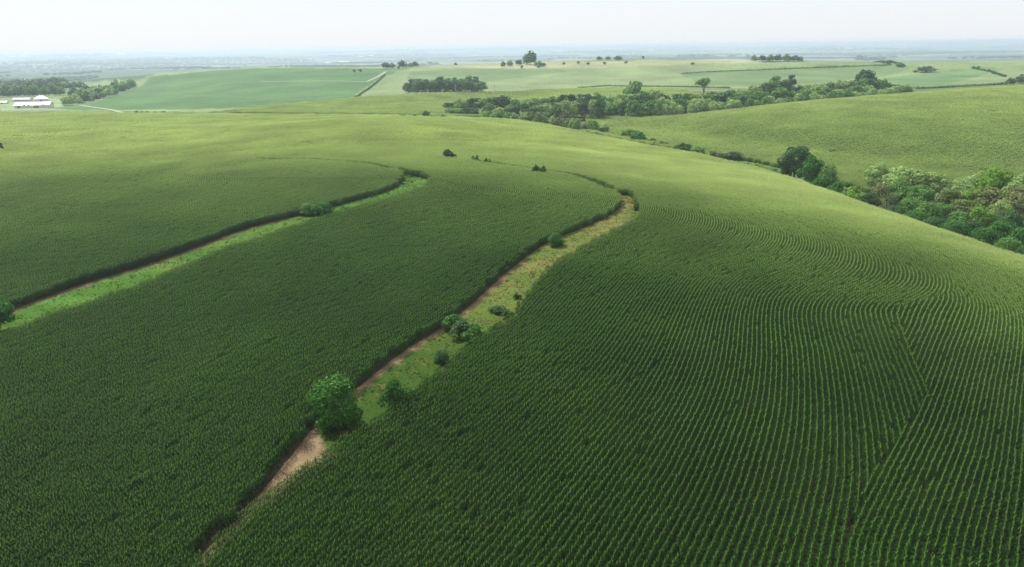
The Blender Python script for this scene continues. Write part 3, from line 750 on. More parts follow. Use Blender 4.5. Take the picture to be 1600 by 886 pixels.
def leaf_cloud(lobes, n, s, seed, hang=0.0, flip=-.35):
    """small leaf faces spread through the outer part of each lobe (x, y, z, r, rz)"""
    g = np.random.default_rng(seed); lobes = np.array(lobes, float)
    wgt = lobes[:, 3]**2; wgt /= wgt.sum(); k = g.choice(len(lobes), n, p=wgt); L = lobes[k]
    d = g.normal(size=(n, 3)); d /= np.linalg.norm(d, axis=1)[:, None]; d[:, 2] = np.where((d[:, 2] < flip), -d[:, 2], d[:, 2])
    rr = g.uniform(.62, 1.0, n) ** .7 + g.normal(0, .05, n)
    P = L[:, :3] + d * (np.stack([L[:, 3], L[:, 3], L[:, 4]], -1)) * rr[:, None]
    P[:, 2] -= hang * g.uniform(0, 1, n)
    nn = d + g.normal(0, .55, (n, 3)); nn /= np.linalg.norm(nn, axis=1)[:, None]
    t1 = np.cross(nn, g.normal(size=(n, 3))); t1 /= np.linalg.norm(t1, axis=1)[:, None]; t2 = np.cross(nn, t1)
    sz = s * g.uniform(.6, 1.35, n)[:, None]
    V = np.stack([P - t1*sz*.5, P + t2*sz*.34, P + t1*sz*.5, P - t2*sz*.34], 1).reshape(-1, 3)
    return V, np.arange(n*4).reshape(-1, 4)
def tube(V, F, p, q, r0, r1, k=6):
    p, q = np.array(p, float), np.array(q, float); d = q - p; d /= np.linalg.norm(d); a = np.cross(d, (0, 0, 1) if abs(d[2]) < .9 else (1, 0, 0)); a /= np.linalg.norm(a); b = np.cross(d, a); n0 = len(V)
    for c, r in ((p, r0), (q, r1)):
        for i in range(k): th = 2*math.pi*i/k; V.append(tuple(c + r*(a*math.cos(th) + b*math.sin(th))))
    for i in range(k): F.append((n0+i, n0+(i+1) % k, n0+k+(i+1) % k, n0+k+i))
PROTO = {}
def make_proto(key, kind, n, s, seed):
    """crown and trunk meshes of a tree 1 wide and 1 tall (scaled where it stands); leaf size relative"""
    g = np.random.default_rng(seed); lobes = []
    if kind == 'round':
        lobes.append((0, 0, .50, .32, .38))
        for i in range(17):
            a = g.uniform(0, 6.28); e = g.uniform(-1.0, 1.35); r = .29*math.cos(e)*g.uniform(.8, 1.15)
            lobes.append((r*math.cos(a), r*math.sin(a), .50 + .34*math.sin(e), g.uniform(.11, .20), g.uniform(.10, .17)))
        th = .3
    elif kind == 'tall':
        for i in range(20):
            z = g.uniform(.12, .9); w = .36*math.sin(math.pi*min(1, (z+.1)/1.1))**.6; a = g.uniform(0, 6.28); r = w*g.uniform(.2, .8)
            lobes.append((r*math.cos(a), r*math.sin(a), z, g.uniform(.12, .22), g.uniform(.08, .13)))
        th = .3
    elif kind == 'spread':
        for i in range(13):
            a = g.uniform(0, 6.28); r = g.uniform(0, .36); lobes.append((r*math.cos(a), r*math.sin(a), .86 - r*.45 + g.normal(0, .04), g.uniform(.12, .19), g.uniform(.08, .12)))
        for i in range(4): lobes.append((g.normal(0, .12), g.normal(0, .12), g.uniform(.15, .4), .13, .12))
        th = .6
    elif kind == 'bush':
        lobes.append((0, 0, .45, .36, .46))
        for i in range(15):
            a = g.uniform(0, 6.28); r = g.uniform(.1, .33); lobes.append((r*math.cos(a), r*math.sin(a), g.uniform(.1, .85 - r*.9), g.uniform(.11, .2), g.uniform(.10, .2)))
        th = .12
    elif kind == 'low':
        for i in range(9):
            a = g.uniform(0, 6.28); r = g.uniform(0, .36); lobes.append((r*math.cos(a), r*math.sin(a), g.uniform(.15, .6), g.uniform(.1, .2), g.uniform(.15, .35)))
        th = .1
    V, F = leaf_cloud(lobes, n, s, seed, flip=-.8 if kind in ('bush', 'round') else -.35)
    V[:, 2] = np.maximum(V[:, 2], .01)
    mx = np.abs(V[:, :2]).max() * 2; V[:, :2] /= np.percentile(np.abs(V[:, :2]), 99.3) * 2; V[:, 2] /= np.percentile(V[:, 2], 99.7)
    crown = mesh_obj('crown', V, F, [LEAF['mid']], link=False).data
    tv, tf = [], []; r0 = .035 if kind not in ('bush', 'low') else .02
    top = (g.normal(0, .03), g.normal(0, .03), th + .15)
    tube(tv, tf, (0, 0, -.03), top, r0, r0*.6)
    for i in range(min(7, len(lobes))):
        L = lobes[(i*2+1) % len(lobes)]; s0 = g.uniform(.4, .95); st = (top[0]*s0, top[1]*s0, top[2]*s0); tube(tv, tf, st, (L[0]*.8, L[1]*.8, L[2]), r0*.42, r0*.12, 5)
        if n > 1500:
            for q in range(2): M2 = lobes[g.integers(len(lobes))]; tube(tv, tf, (L[0]*.5, L[1]*.5, L[2]*.8), (M2[0], M2[1], M2[2]), r0*.2, r0*.06, 4)
    trunk = mesh_obj('trunk', tv, tf, [M_BARK], link=False).data
    PROTO.setdefault(key, []).append((crown, trunk))
for v in range(3):
    make_proto('round', 'round', 1500, .085, 11+v); make_proto('bush', 'bush', 1100, .10, 31+v)
    make_proto('tall', 'tall', 1300, .085, 21+v); make_proto('low', 'low', 700, .12, 41+v)
make_proto('spread', 'spread', 1300, .07, 51)
for v in range(2):
    make_proto('round_fine', 'round', 6500, .045, 71+v); make_proto('bush_fine', 'bush', 6000, .045, 81+v); make_proto('tall_fine', 'tall', 5000, .045, 91+v)
make_proto('low_fine', 'low', 3000, .06, 95)
for v in range(2): make_proto('far', 'bush', 420, .15, 61+v); make_proto('far_low', 'low', 200, .2, 65+v)
make_proto('thin', 'tall', 650, .05, 97); make_proto('thin', 'round', 750, .05, 98)
n_tree = 0
def plant(px, ytop, w, kind, leaf, name, label, cat, group=None, py=None, d=None, sink=0.0):
    """a tree standing on the ground where the photograph has it; w is its width in pixels"""
    global n_tree, TALL
    if d is None:
        P = hit(px, py)[0]; x, y = float(P[0]), float(P[1]); d = math.hypot(x, y)
        a, t_ = azdep(px, ytop)
    else:
        a, t_ = azdep(px, ytop); x, y = d*math.sin(R(float(a))), d*math.cos(R(float(a)))
    z0 = float(zt(x, y)); ht = CAM_H - d*float(t_) - z0 + sink; ht = max(ht, .8)
    wm = w / FPX * (y*math.cos(PITCH) + (CAM_H - z0)*math.sin(PITCH)) * 1.05
    TALL = max(TALL, z0 + ht + 1)
    r = empty(name, (x, y, z0 - sink), rz=random.uniform(0, 6.28)); tag(r, label, cat, group)
    pr = PROTO[kind]; cr, tr = pr[n_tree % len(pr)]; n_tree += 1
    for nm, me, mt in (('trunk', tr, None), ('crown', cr, LEAF[leaf])):
        o = bpy.data.objects.new(nm, me); col.objects.link(o); o.parent = r
        o.scale = (wm, wm, ht)
        if mt: o.material_slots[0].link = 'OBJECT'; o.material_slots[0].material = mt
    return r
ONES = 'first second third fourth fifth sixth seventh eighth ninth tenth eleventh twelfth thirteenth fourteenth fifteenth sixteenth seventeenth eighteenth nineteenth'.split()
def nth(k):
    if k <= 19: return ONES[k-1]
    t_ = {2: 'twent', 3: 'thirt', 4: 'fort', 5: 'fift'}[k // 10]
    return t_ + 'ieth' if k % 10 == 0 else t_ + 'y-' + ONES[k % 10 - 1]
LN = {'dark': 'dark green', 'mid': 'green', 'pale': 'silvery green', 'bright': 'yellow green', 'fresh': 'bright green', 'olive': 'dull olive', 'brown': 'brownish bare'}
def row(items, where, name, cat, group, word='tree'):
    """items sorted left to right: (px, ytop, w, kind, leaf, py or None, d or None)"""
    items = sorted(items); cnt = {}
    for px, yt, w, kind, leaf, py, d in items:
        cnt[leaf] = cnt.get(leaf, 0) + 1
        plant(px, yt, w, kind, leaf, name, f'{nth(cnt[leaf])} {LN[leaf]} {word} from the left {where}', cat, group, py=py, d=d)
# --- single trees and shrubs of the home field
plant(529, 588, 76, 'bush_fine', 'fresh', 'round_tree', 'big round bushy tree standing at the bare end of the near terrace', 'tree', py=664)
plant(868, 364, 26, 'bush_fine', 'fresh', 'shrub', 'small round shrub on the near terrace just below the green patch at the bend', 'shrub', py=384)
plant(708, 492, 38, 'low_fine', 'fresh', 'shrub', 'upper left of three joined shrubs on the near terrace', 'shrub', py=513)
plant(726, 500, 46, 'low_fine', 'dark', 'shrub', 'middle of three joined shrubs on the near terrace', 'shrub', py=526)
plant(741, 511, 38, 'low_fine', 'fresh', 'shrub', 'lower right of three joined shrubs on the near terrace', 'shrub', py=538)
plant(691, 546, 28, 'bush_fine', 'dark', 'shrub', 'small dark lone shrub below the joined shrubs on the near terrace', 'shrub', py=567)
plant(622, 592, 52, 'low_fine', 'fresh', 'shrub', 'wide bright shrub half hidden by the corn, right of the big round tree', 'shrub', py=640)
plant(776, 478, 26, 'low_fine', 'dark', 'weed_clump', 'dark weeds on the yellow part of the near terrace above the joined shrubs', 'weeds', py=489)
plant(794, 484, 20, 'low_fine', 'dark', 'weed_clump', 'dark weeds against the corn edge right of the joined shrubs', 'weeds', py=497)
plant(772, 508, 22, 'low_fine', 'fresh', 'weed_clump', 'green weeds against the corn edge beside the joined shrubs', 'weeds', py=520)
plant(808, 458, 14, 'low_fine', 'dark', 'weed_clump', 'small dark weeds where the terrace edge curves, highest of the weed clumps', 'weeds', py=467)
plant(995, 317, 12, 'bush_fine', 'dark', 'shrub', 'small dark shrub at the outer edge of the near terrace bend', 'shrub', py=329)
plant(507, 315, 32, 'bush_fine', 'fresh', 'shrub', 'larger right shrub of the pair on the farther terrace', 'shrub', py=337)
plant(480, 318, 22, 'bush_fine', 'mid', 'shrub', 'smaller left shrub of the pair on the farther terrace', 'shrub', py=336)
plant(-2, 460, 52, 'round_fine', 'fresh', 'broadleaf_tree', 'leafy tree cut by the left frame edge at the end of the farther terrace', 'tree', py=518)
plant(703, 233, 22, 'low', 'dark', 'shrub', 'dark low shrub alone in the pale corn above the terraces', 'shrub', py=252)
plant(761, 247, 12, 'low', 'dark', 'shrub', 'tiny dark shrub in the corn between the two larger field shrubs', 'shrub', py=262)
plant(744, 242, 14, 'low', 'mid', 'shrub', 'faint tiny shrub right of the dark field shrub above the terraces', 'shrub', py=258)
plant(836, 257, 15, 'low', 'dark', 'shrub', 'left half of the shrub pair in the corn above the near terrace bend', 'shrub', py=277)
plant(848, 259, 15, 'low', 'fresh', 'shrub', 'right half of the shrub pair in the corn above the near terrace bend', 'shrub', py=278)
plant(3, 223, 12, 'low', 'dark', 'shrub', 'small dark shrub in the pale corn at the left frame edge', 'shrub', py=239)
# --- the wooded creek at the right
def creekd(px, f):
    a, _ = azdep(px, 300); return float(line_dist(7, a)) * f
CR = [ # px, ytop, w, kind, leaf, f, label
 (1247,229,50,'round_fine','dark',1.075,'tall dark tree standing alone where the creek wood thins out'),
 (1272,243,40,'round_fine','fresh',1.05,'lighter green tree leaning against the tall dark creek tree'),
 (1297,256,34,'bush_fine','mid',1.045,'low rounded tree right of the tall dark creek tree'),
 (1228,262,20,'bush','dark',1.05,'dark bush at the left foot of the tall dark creek tree'),
 (1282,278,30,'bush_fine','fresh',1.02,'bright bush below the tall dark creek tree, by the corn edge'),
 (1308,284,36,'low_fine','fresh',1.02,'low bright green bush filling the gap between the two parts of the creek wood'),
 (1335,292,34,'low_fine','bright',1.03,'yellow green weedy mound in the gap of the creek wood'),
 (1376,254,40,'round_fine','pale',1.26,'pale topped tree at the upper left of the large creek wood'),
 (1420,262,72,'round_fine','pale',1.22,'largest broad pale green tree of the creek wood'),
 (1408,282,50,'round_fine','mid',1.16,'green tree in front of the broad pale creek tree'),
 (1462,270,50,'tall_fine','pale',1.26,'pale slender tree right of the broad creek tree'),
 (1378,284,34,'thin','brown',1.12,'brownish thin tree at the left end of the large creek wood'),
 (1390,300,30,'thin','brown',1.10,'lower brownish twiggy shrub beside the brown tree in the creek wood'),
 (1361,301,32,'bush_fine','dark',1.07,'dark bush at the left end of the large creek wood'),
 (1440,290,44,'round_fine','mid',1.16,'dark hearted tree in the middle of the creek wood'),
 (1503,280,48,'round_fine','pale',1.30,'pale rounded tree in the upper middle of the creek wood'),
 (1487,296,44,'tall_fine','olive',1.2,'olive feathery tree in the middle of the creek wood'),
 (1530,268,44,'round_fine','pale',1.36,'pale rounded tree on the skyline of the creek wood'),
 (1562,264,52,'round_fine','bright',1.36,'yellowish broad tree on the skyline of the creek wood'),
 (1596,272,50,'round_fine','pale',1.36,'pale tree at the upper right corner of the creek wood'),
 (1640,270,60,'round_fine','pale',1.36,'pale tree beyond the right frame edge of the creek wood'),
 (1521,296,34,'bush_fine','bright',1.24,'bright leafy tree below the skyline trees of the creek wood'),
 (1512,312,52,'round_fine','olive',1.19,'dull olive tree low in the middle of the creek wood'),
 (1556,294,50,'thin','brown',1.26,'brownish thin tree right of the olive tree in the creek wood'),
 (1545,300,40,'tall_fine','olive',1.25,'olive slender tree behind the thin brown one in the creek wood'),
 (1592,298,50,'thin','brown',1.25,'brownish bare tree near the right frame edge of the creek wood'),
 (1600,290,46,'tall_fine','olive',1.29,'olive tree behind the bare tree at the right frame edge'),
 (1534,322,36,'bush_fine','bright',1.15,'vivid yellow green small tree in the creek wood'),
 (1566,314,34,'round_fine','pale',1.18,'small pale topped tree right of the vivid yellow green one'),
 (1426,310,44,'bush_fine','mid',1.09,'green bush below the broad pale creek tree'),
 (1400,322,40,'bush_fine','dark',1.045,'dark front bush near the left end of the large creek wood'),
 (1434,330,46,'bush_fine','fresh',1.04,'bright front bush below the middle of the creek wood'),
 (1452,316,46,'bush_fine','mid',1.09,'green bush left of the olive trees in the creek wood'),
 (1466,340,40,'bush_fine','dark',1.04,'dark front bush below the olive trees of the creek wood'),
 (1494,346,46,'bush_fine','fresh',1.04,'wide bright front bush below the vivid yellow tree'),
 (1522,345,40,'bush_fine','dark',1.08,'dark bush under the vivid yellow green tree'),
 (1540,356,46,'bush_fine','fresh',1.045,'bright front bush left of the largest front bush'),
 (1572,346,56,'bush_fine','fresh',1.09,'large bright bush near the right frame edge of the creek wood'),
 (1578,372,44,'bush_fine','mid',1.035,'low green bush at the corn edge near the right frame edge'),
 (1604,356,50,'bush_fine','fresh',1.08,'bright bush cut by the right frame edge'),
 (1606,386,40,'bush_fine','dark',1.03,'dark low bush at the corn edge cut by the right frame edge'),
 (1640,360,70,'bush_fine','mid',1.1,'wide bush just beyond the right frame edge'),
 (1580,330,50,'bush_fine','dark',1.15,'dark tree between the bare trees and the large bright bush'),
 (1500,330,40,'bush_fine','mid',1.12,'green tree under the olive tree of the creek wood'),
 (1474,318,40,'round_fine','mid',1.14,'green round tree between the olive trees of the creek wood'),
]
for px, yt, w, kind, leaf, f, lab in CR:
    nm = 'creek_bush' if kind.startswith(('bush', 'low')) else 'creek_tree'
    plant(px, yt, w, kind, leaf, nm, lab, 'bush' if nm == 'creek_bush' else 'tree', 'trees and bushes of the wooded creek', d=creekd(px, f))
# --- bushes down the creek between the two woods
ML = [(932,194,22,'bush','mid',205,'green bush, uppermost of the line down the creek'),(942,199,18,'round','dark',210,'dark bush, next below the uppermost of the creek line'),
 (960,207,18,'low','brown',214,'brownish low scrub between two clumps of the creek line'),(966,209,14,'low','pale',216,'pale low scrub left of the round creek pair'),
 (984,201,28,'round','bright',217,'left of the round bright pair on the creek line'),(997,206,26,'bush','fresh',223,'right of the round bright pair on the creek line'),
 (1017,216,16,'low','dark',226,'dark low scrub right of the round bright pair'),(1032,220,26,'low','olive',230,'long olive scrub right of the round bright pair'),
 (1058,226,14,'bush','mid',237,'small bush left of the dark round creek bush'),(1069,223,22,'round','dark',241,'dark round bush halfway down the creek line'),
 (1090,229,24,'round','mid',246,'green round bush right of the dark round one'),(1112,236,22,'low','brown',250,'reddish brown scrub between two green creek bushes'),
 (1120,236,20,'bush','olive',251,'olive bush right of the brown scrub on the creek line'),(1143,237,32,'round','dark',257,'large dark bush near the lower end of the creek line'),
 (1166,254,18,'low','bright',261,'light green weeds below the large dark creek bush'),(1186,256,24,'low','bright',265,'light green weeds midway to the tall dark tree'),(1206,263,20,'low','fresh',270,'bright weeds left of the tall dark tree')]
for px, yt, w, kind, leaf, py, lab in ML:
    plant(px, yt, w, kind, leaf, 'creek_bush', lab, 'bush', 'bushes down the creek', py=py)
# --- the creek wood across the middle distance
def env(px): return float(np.interp(px, [690,700,720,760,800,830,860,900,930,960,1020,1060,1130,1160,1190,1210,1260,1290,1320,1355,1400,1430], [168,158,153,153,152,152,150,145,142,147,142,144,146,136,130,126,131,130,126,124,128,142]))
g5 = np.random.default_rng(5)
back_, mid_, front_ = [], [], []
def pick(ws): return g5.choice(list(ws), p=np.array(list(ws.values()))/sum(ws.values()))
for px in np.arange(704, 950, 14.5):
    px = float(px + g5.normal(0, 2.5)); back_.append((px, env(px)+g5.uniform(-3, 4), g5.uniform(20, 27), pick({'round': 3, 'tall': 2}), pick({'dark': 3, 'mid': 5, 'pale': 3}), 172.0 + .02*(px-700), None))
for px in np.arange(703, 945, 13):
    px = float(px + g5.normal(0, 2.5)); mid_.append((px, env(px)+g5.uniform(9, 16), g5.uniform(17, 24), pick({'round': 4, 'bush': 1}), pick({'dark': 3, 'mid': 4, 'pale': 3, 'bright': 1}), 180.0 + .05*(px-700)*.8, None))
for px in np.arange(760, 945, 9.5):
    px = float(px + g5.normal(0, 2)); b = float(np.interp(px, [700, 760, 800, 850, 900, 945], [186, 187, 190, 194, 201, 210])); front_.append((px, b - g5.uniform(11, 20), g5.uniform(12, 18), pick({'bush': 4, 'low': 1}), pick({'mid': 4, 'olive': 2, 'bright': 3, 'pale': 2}), b, None))
def hilld(px, f):
    a, _ = azdep(px, 160); return float(line_dist(11, a)) * f
for px in np.arange(955, 1432, 17):
    px = float(px + g5.normal(0, 3)); back_.append((px, env(px)+g5.uniform(-3, 4), g5.uniform(22, 32), pick({'round': 4, 'tall': 1}), pick({'dark': 3, 'mid': 5, 'pale': 4}), None, hilld(px, 1.15)))
for px in np.arange(948, 1432, 14):
    px = float(px + g5.normal(0, 3)); mid_.append((px, env(px)+g5.uniform(8, 17), g5.uniform(20, 28), 'round', pick({'dark': 4, 'mid': 4, 'pale': 4}), None, hilld(px, 1.085)))
for px in np.arange(938, 1030, 13): mid_.append((float(px + g5.normal(0, 2)), 160 + g5.uniform(-4, 4), g5.uniform(20, 26), 'round', pick({'dark': 4, 'mid': 4, 'pale': 4}), None, hilld(px, 1.045)))
for px, f_ in ((946, 1.0), (954, 1.01), (951, 1.12)): mid_.append((px, 158.0 + f_*3, 24, 'round', 'mid', None, hilld(px, f_)))
row(back_, 'in the back row of the long creek wood', 'wood_tree', 'tree', 'trees of the long creek wood')
row(mid_, 'in the middle row of the long creek wood', 'wood_tree', 'tree', 'trees of the long creek wood')
row(front_, 'along the near edge of the long creek wood', 'wood_bush', 'bush', 'bushes along the long creek wood', word='bush')
frontr = [(float(px + g5.normal(0, 2)), float(np.interp(px, [950, 1100, 1200, 1400], [186, 172, 164, 150])) - g5.uniform(9, 17), g5.uniform(14, 22), 'bush', pick({'mid': 3, 'pale': 4, 'bright': 1}), None, hilld(px, 1.04)) for px in np.arange(960, 1420, 13)]
row(frontr, 'along the crest of the right hill', 'wood_bush', 'bush', 'bushes behind the crest of the right hill', word='bush')
plant(992, 127, 32, 'tall', 'mid', 'broadleaf_tree', 'tall tree rising above the left half of the long creek wood', 'tree', d=hilld(992, 1.17))
plant(1102, 122, 28, 'spread', 'mid', 'broadleaf_tree', 'lone spreading tree with open sky under its crown above the creek wood', 'tree', d=hilld(1102, 1.2))
plant(1211, 119, 22, 'tall', 'mid', 'broadleaf_tree', 'tall tree left of the narrow one above the right half of the creek wood', 'tree', d=hilld(1211, 1.24))
plant(1238, 117, 14, 'tall', 'dark', 'broadleaf_tree', 'narrow tall tree above the right half of the creek wood', 'tree', d=hilld(1238, 1.24))
plant(1355, 109, 32, 'round', 'dark', 'broadleaf_tree', 'big dark round tree above the right end of the creek wood', 'tree', d=hilld(1355, 1.24))
plant(666, 173, 12, 'round', 'dark', 'broadleaf_tree', 'small dark tree alone left of the long creek wood', 'tree', py=186)
# --- square grove
gb, gf = [], []
for px in np.arange(644, 750, 11): px = float(px + g5.normal(0, 1.5)); gb.append((px, 120 + g5.uniform(-2, 3) + (3 if px < 680 else 0), 17, 'tall', pick({'dark': 4, 'mid': 2}), 143.0, None))
for px in np.arange(641, 752, 10): px = float(px + g5.normal(0, 1.5)); gf.append((px, 125 + g5.uniform(-2, 3) + (4 if px > 740 or px < 650 else 0), 17, 'round', pick({'dark': 5, 'mid': 2}), 147.5 - .02*(px-640), None))
row(gb, 'in the back row of the square grove', 'grove_tree', 'tree', 'trees of the square grove')
row(gf, 'in the front row of the square grove', 'grove_tree', 'tree', 'trees of the square grove')
# --- farm wood at the left
wl = []
for k, (y0, y1) in enumerate(((165, 134), (160, 131), (155, 130), (151, 129))):
    for px in np.arange(104 + k*5, 218, 9.5):
        u = (px-100)/118; b = y0 + (y1-y0)*u**1.6; px = float(px + g5.normal(0, 1.5))
        if b - 13 > 122: wl.append((k, (px, b - g5.uniform(10, 15), g5.uniform(11, 15), 'far', pick({'dark': 3, 'mid': 3, 'pale': 2}), b, None)))
for k, nm in enumerate(('front', 'second', 'third', 'back')):
    row([w for j, w in wl if j == k], f'in the {nm} row of the farm wood', 'wood_tree', 'tree', 'trees of the farm wood')
row([(float(px + g5.normal(0, 1)), 138 + g5.uniform(-3, 3) - .05*px, g5.uniform(10, 15), 'far', pick({'dark': 3, 'mid': 3}), 152 - .03*px, None) for px in np.arange(-6, 100, 8)], 'in the belt behind the farm buildings', 'wood_tree', 'tree', 'trees behind the farm buildings')
row([(float(px + g5.normal(0, 1)), 133 + g5.uniform(-2, 2) - .06*px, g5.uniform(9, 13), 'far', pick({'dark': 2, 'mid': 3}), 146 - .06*px, None) for px in np.arange(0, 130, 9)], 'in the far belt behind the farm buildings', 'wood_tree', 'tree', 'trees behind the farm buildings')
# --- far groups on the plateau
FG = [('at the end of the long field lane', 'trees at the end of the field lane', [(603,97,12,107),(613,98,10,107),(630,94,15,106),(641,98,9,105),(649,96,12,104),(660,98,10,102),(672,96,10,101),(681,97,12,101)]),
 ('at the farmstead on the skyline', 'trees of the far farmstead', [(786,96,8,105),(797,94,9,104),(811,93,11,102),(822,84,12,101),(829,79,18,101),(842,95,14,104),(849,98,8,104)]),
 ('in the trio right of the far farmstead', 'trio right of the far farmstead', [(936,88,9,94),(949,88,10,94),(965,87,12,94)]),
 ('in the long skyline row', 'skyline row of trees', [(1060,85,11,91),(1070,84.5,11,91),(1080,84,12,91),(1091,84.5,12,91),(1102,84,12,91),(1113,84.5,11,91),(1140,84,9,91),(1146,84,10,91)]),
 ('in the skyline wood left of the hedge', 'skyline wood', [(1168,85,9,94),(1178,86,11,95),(1190,86,12,96),(1203,85,13,96),(1216,85,13,96),(1229,84,14,96),(1242,86,12,96),(1250,88,9,96)]),
 ('above the big dark round tree', 'clump above the big dark tree', [(1341,86,14,95),(1350,87,12,95),(1364,88,12,95),(1376,87,13,95),(1388,95,8,100),(1405,97,12,104)])]
for wh, gr, L in FG: row([(a, b, w, 'far', ('dark', 'mid')[i % 2], y, None) for i, (a, b, w, y) in enumerate(L)], wh, 'skyline_tree', 'tree', gr)
plant(1448, 103, 26, 'far', 'dark', 'broadleaf_tree', 'wide dark tree clump alone on the pale slope at the right', 'tree', py=113)
plant(1430, 109, 9, 'far_low', 'dark', 'shrub', 'little bush left of the lone wide tree on the pale slope', 'shrub', py=113)
plant(1578, 121, 14, 'far', 'dark', 'broadleaf_tree', 'small round tree left of the tree at the right frame edge', 'tree', py=133)
plant(1597, 116, 20, 'far', 'dark', 'broadleaf_tree', 'dark tree at the right frame edge on the far hill', 'tree', py=131)
dots = [(554,113),(563,112),(623,108),(712,102),(815,107),(842,106),(881,101),(904,100),(919,101),(944,101),(978,99),(1082,101),(1357,96),(1528,108),(1545,112),(1552,116),(1567,120),(1380,99),(858,95),(1005,92)]
row([(px, y-4.5, 6, 'far_low', 'dark', y, None) for px, y in dots], 'scattered over the pale plateau', 'shrub', 'shrub', 'scattered bushes of the plateau', word='bush')
hb = [(213,9),(222,7),(231,9),(243,8),(255,10),(266,9),(275,10),(328,9),(340,9),(351,12),(358,8),(460,9),(470,11),(522,8),(577,8),(586,7),(595,12),(615,9),(628,13),(648,13),(677,12),(692,12)]
row([(px, float(np.interp(px, [200, 350, 470, 700], [172.5, 176, 180, 178])), w, 'far_low', ('mid', 'dark', 'pale')[i % 3], float(np.interp(px, [200, 350, 470, 700], [178, 181, 183.5, 187])), None) for i, (px, w) in enumerate(hb)], 'in the hedge line behind the home hill', 'hedge_bush', 'bush', 'bushes of the hedge line behind the home hill', word='bush')
# ------------------------------------------------------------ hedge lines and lanes
def hedge(pts, hgt, wid, leaf, label, step=1.0, name='hedge', lift=0):
    p = dense(pts, 10, closed=False); P = resample(hit([q[0] for q in p], [q[1] for q in p]), step); n = len(P); per = 16
    g = np.random.default_rng(len(pts)*7 + n); k = np.repeat(np.arange(n), per); m = len(k)
    hv = hgt * (.65 + .7*vnoise(np.arange(n)/7.0, np.zeros(n), 71))[k]
    x = P[k, 0] + g.normal(0, wid/2.5, m); y = P[k, 1] + g.normal(0, wid/2.5, m); z = zt(x, y) + hv*g.uniform(.05, 1, m)
    C = np.stack([x, y, z], -1); nn = g.normal(size=(m, 3)); nn[:, 2] = np.abs(nn[:, 2]); nn /= np.linalg.norm(nn, axis=1)[:, None]
    t1 = np.cross(nn, g.normal(size=(m, 3))); t1 /= np.linalg.norm(t1, axis=1)[:, None]; t2 = np.cross(nn, t1); s = .55*hgt**.5*g.uniform(.6, 1.3, m)[:, None]*max(1, step**.5)
    V = np.stack([C-t1*s, C+t2*s*.7, C+t1*s, C-t2*s*.7], 1).reshape(-1, 3)
    tag(mesh_obj(name, V, np.arange(m*4).reshape(-1, 4), [LEAF[leaf]]), label, 'hedge', kind=None)
hedge([(196,178.5),(300,179.5),(400,181.5),(500,183),(600,184.5),(700,188)], 1.5, 1.5, 'dark', 'long thin hedge line behind the crest of the home hill', 1.5)
hedge([(556,152),(575,140),(590,128),(601,118)], 1.3, 1.6, 'dark', 'dark straight hedge climbing between the teal field and the pale field', 2)
hedge([(1066,115.5),(1100,113),(1150,111),(1200,109),(1300,105),(1390,102)], 1.4, 1.6, 'mid', 'thin dark hedge curving over the pale plateau at the right', 3)
hedge([(905,137.5),(950,134.5),(1000,135.5),(1060,136),(1140,138)], 1.4, 1.6, 'mid', 'dark hedge along the lane above the creek wood', 2)
hedge([(1432,139),(1480,137),(1530,134),(1572,132)], 2.0, 2.0, 'mid', 'dark hedge running right from the end of the creek wood', 2)
hedge([(1384,97),(1396,99),(1412,103)], 2.5, 2, 'dark', 'short hedge trailing down from the clump on the skyline', 3)
hedge([(1520,107),(1545,112),(1570,120)], 2.0, 2, 'dark', 'broken hedge descending the pale slope at the right', 3)
hedge([(1180,262),(1210,272),(1260,298),(1300,306),(1345,318)], 1.6, 3.0, 'bright', 'rank weeds along the corn edge by the creek', .8, name='weed_edge')
def lane(name, pts, wid, c, kind='structure', rough=.9, lift=.25):
    p = dense(pts, 10, closed=False); P = soft(resample(hit([q[0] for q in p], [q[1] for q in p]), 4.0), 6); tg = np.gradient(P, axis=0); tg /= np.hypot(tg[:, 0], tg[:, 1])[:, None] + 1e-9
    nr = np.stack([tg[:, 1], -tg[:, 0]], -1); us = np.linspace(-.5, .5, 5); X = P[:, None, :] + nr[:, None, :]*us[None, :, None]*wid
    Z = zt(X[..., 0], X[..., 1]) + lift; n = len(P); ii, jj = np.meshgrid(np.arange(n-1), np.arange(4), indexing='ij')
    F = np.stack([ii*5+jj, (ii+1)*5+jj, (ii+1)*5+jj+1, ii*5+jj+1], -1).reshape(-1, 4)
    tag(mesh_obj(name, np.dstack([X, Z]).reshape(-1, 3), F, [plain_mat(name + '_surface', c, rough=rough, noise=.3)]), kind=kind)
lane('gravel_road', [(545,156.5),(600,151.5),(700,147),(773,144),(850,140),(905,138.5),(950,138),(1000,139),(1060,141),(1120,142),(1200,143)], 5, (.28, .30, .18))
lane('field_lane', [(405,127.5),(470,127),(520,126.5),(572,128),(590,120),(603,112)], 5, (.22, .27, .14))
lane('farm_drive', [(-60,163),(0,161),(30,159),(60,165),(90,166),(120,164),(175,172),(192,177)], 4, (.26, .28, .19))
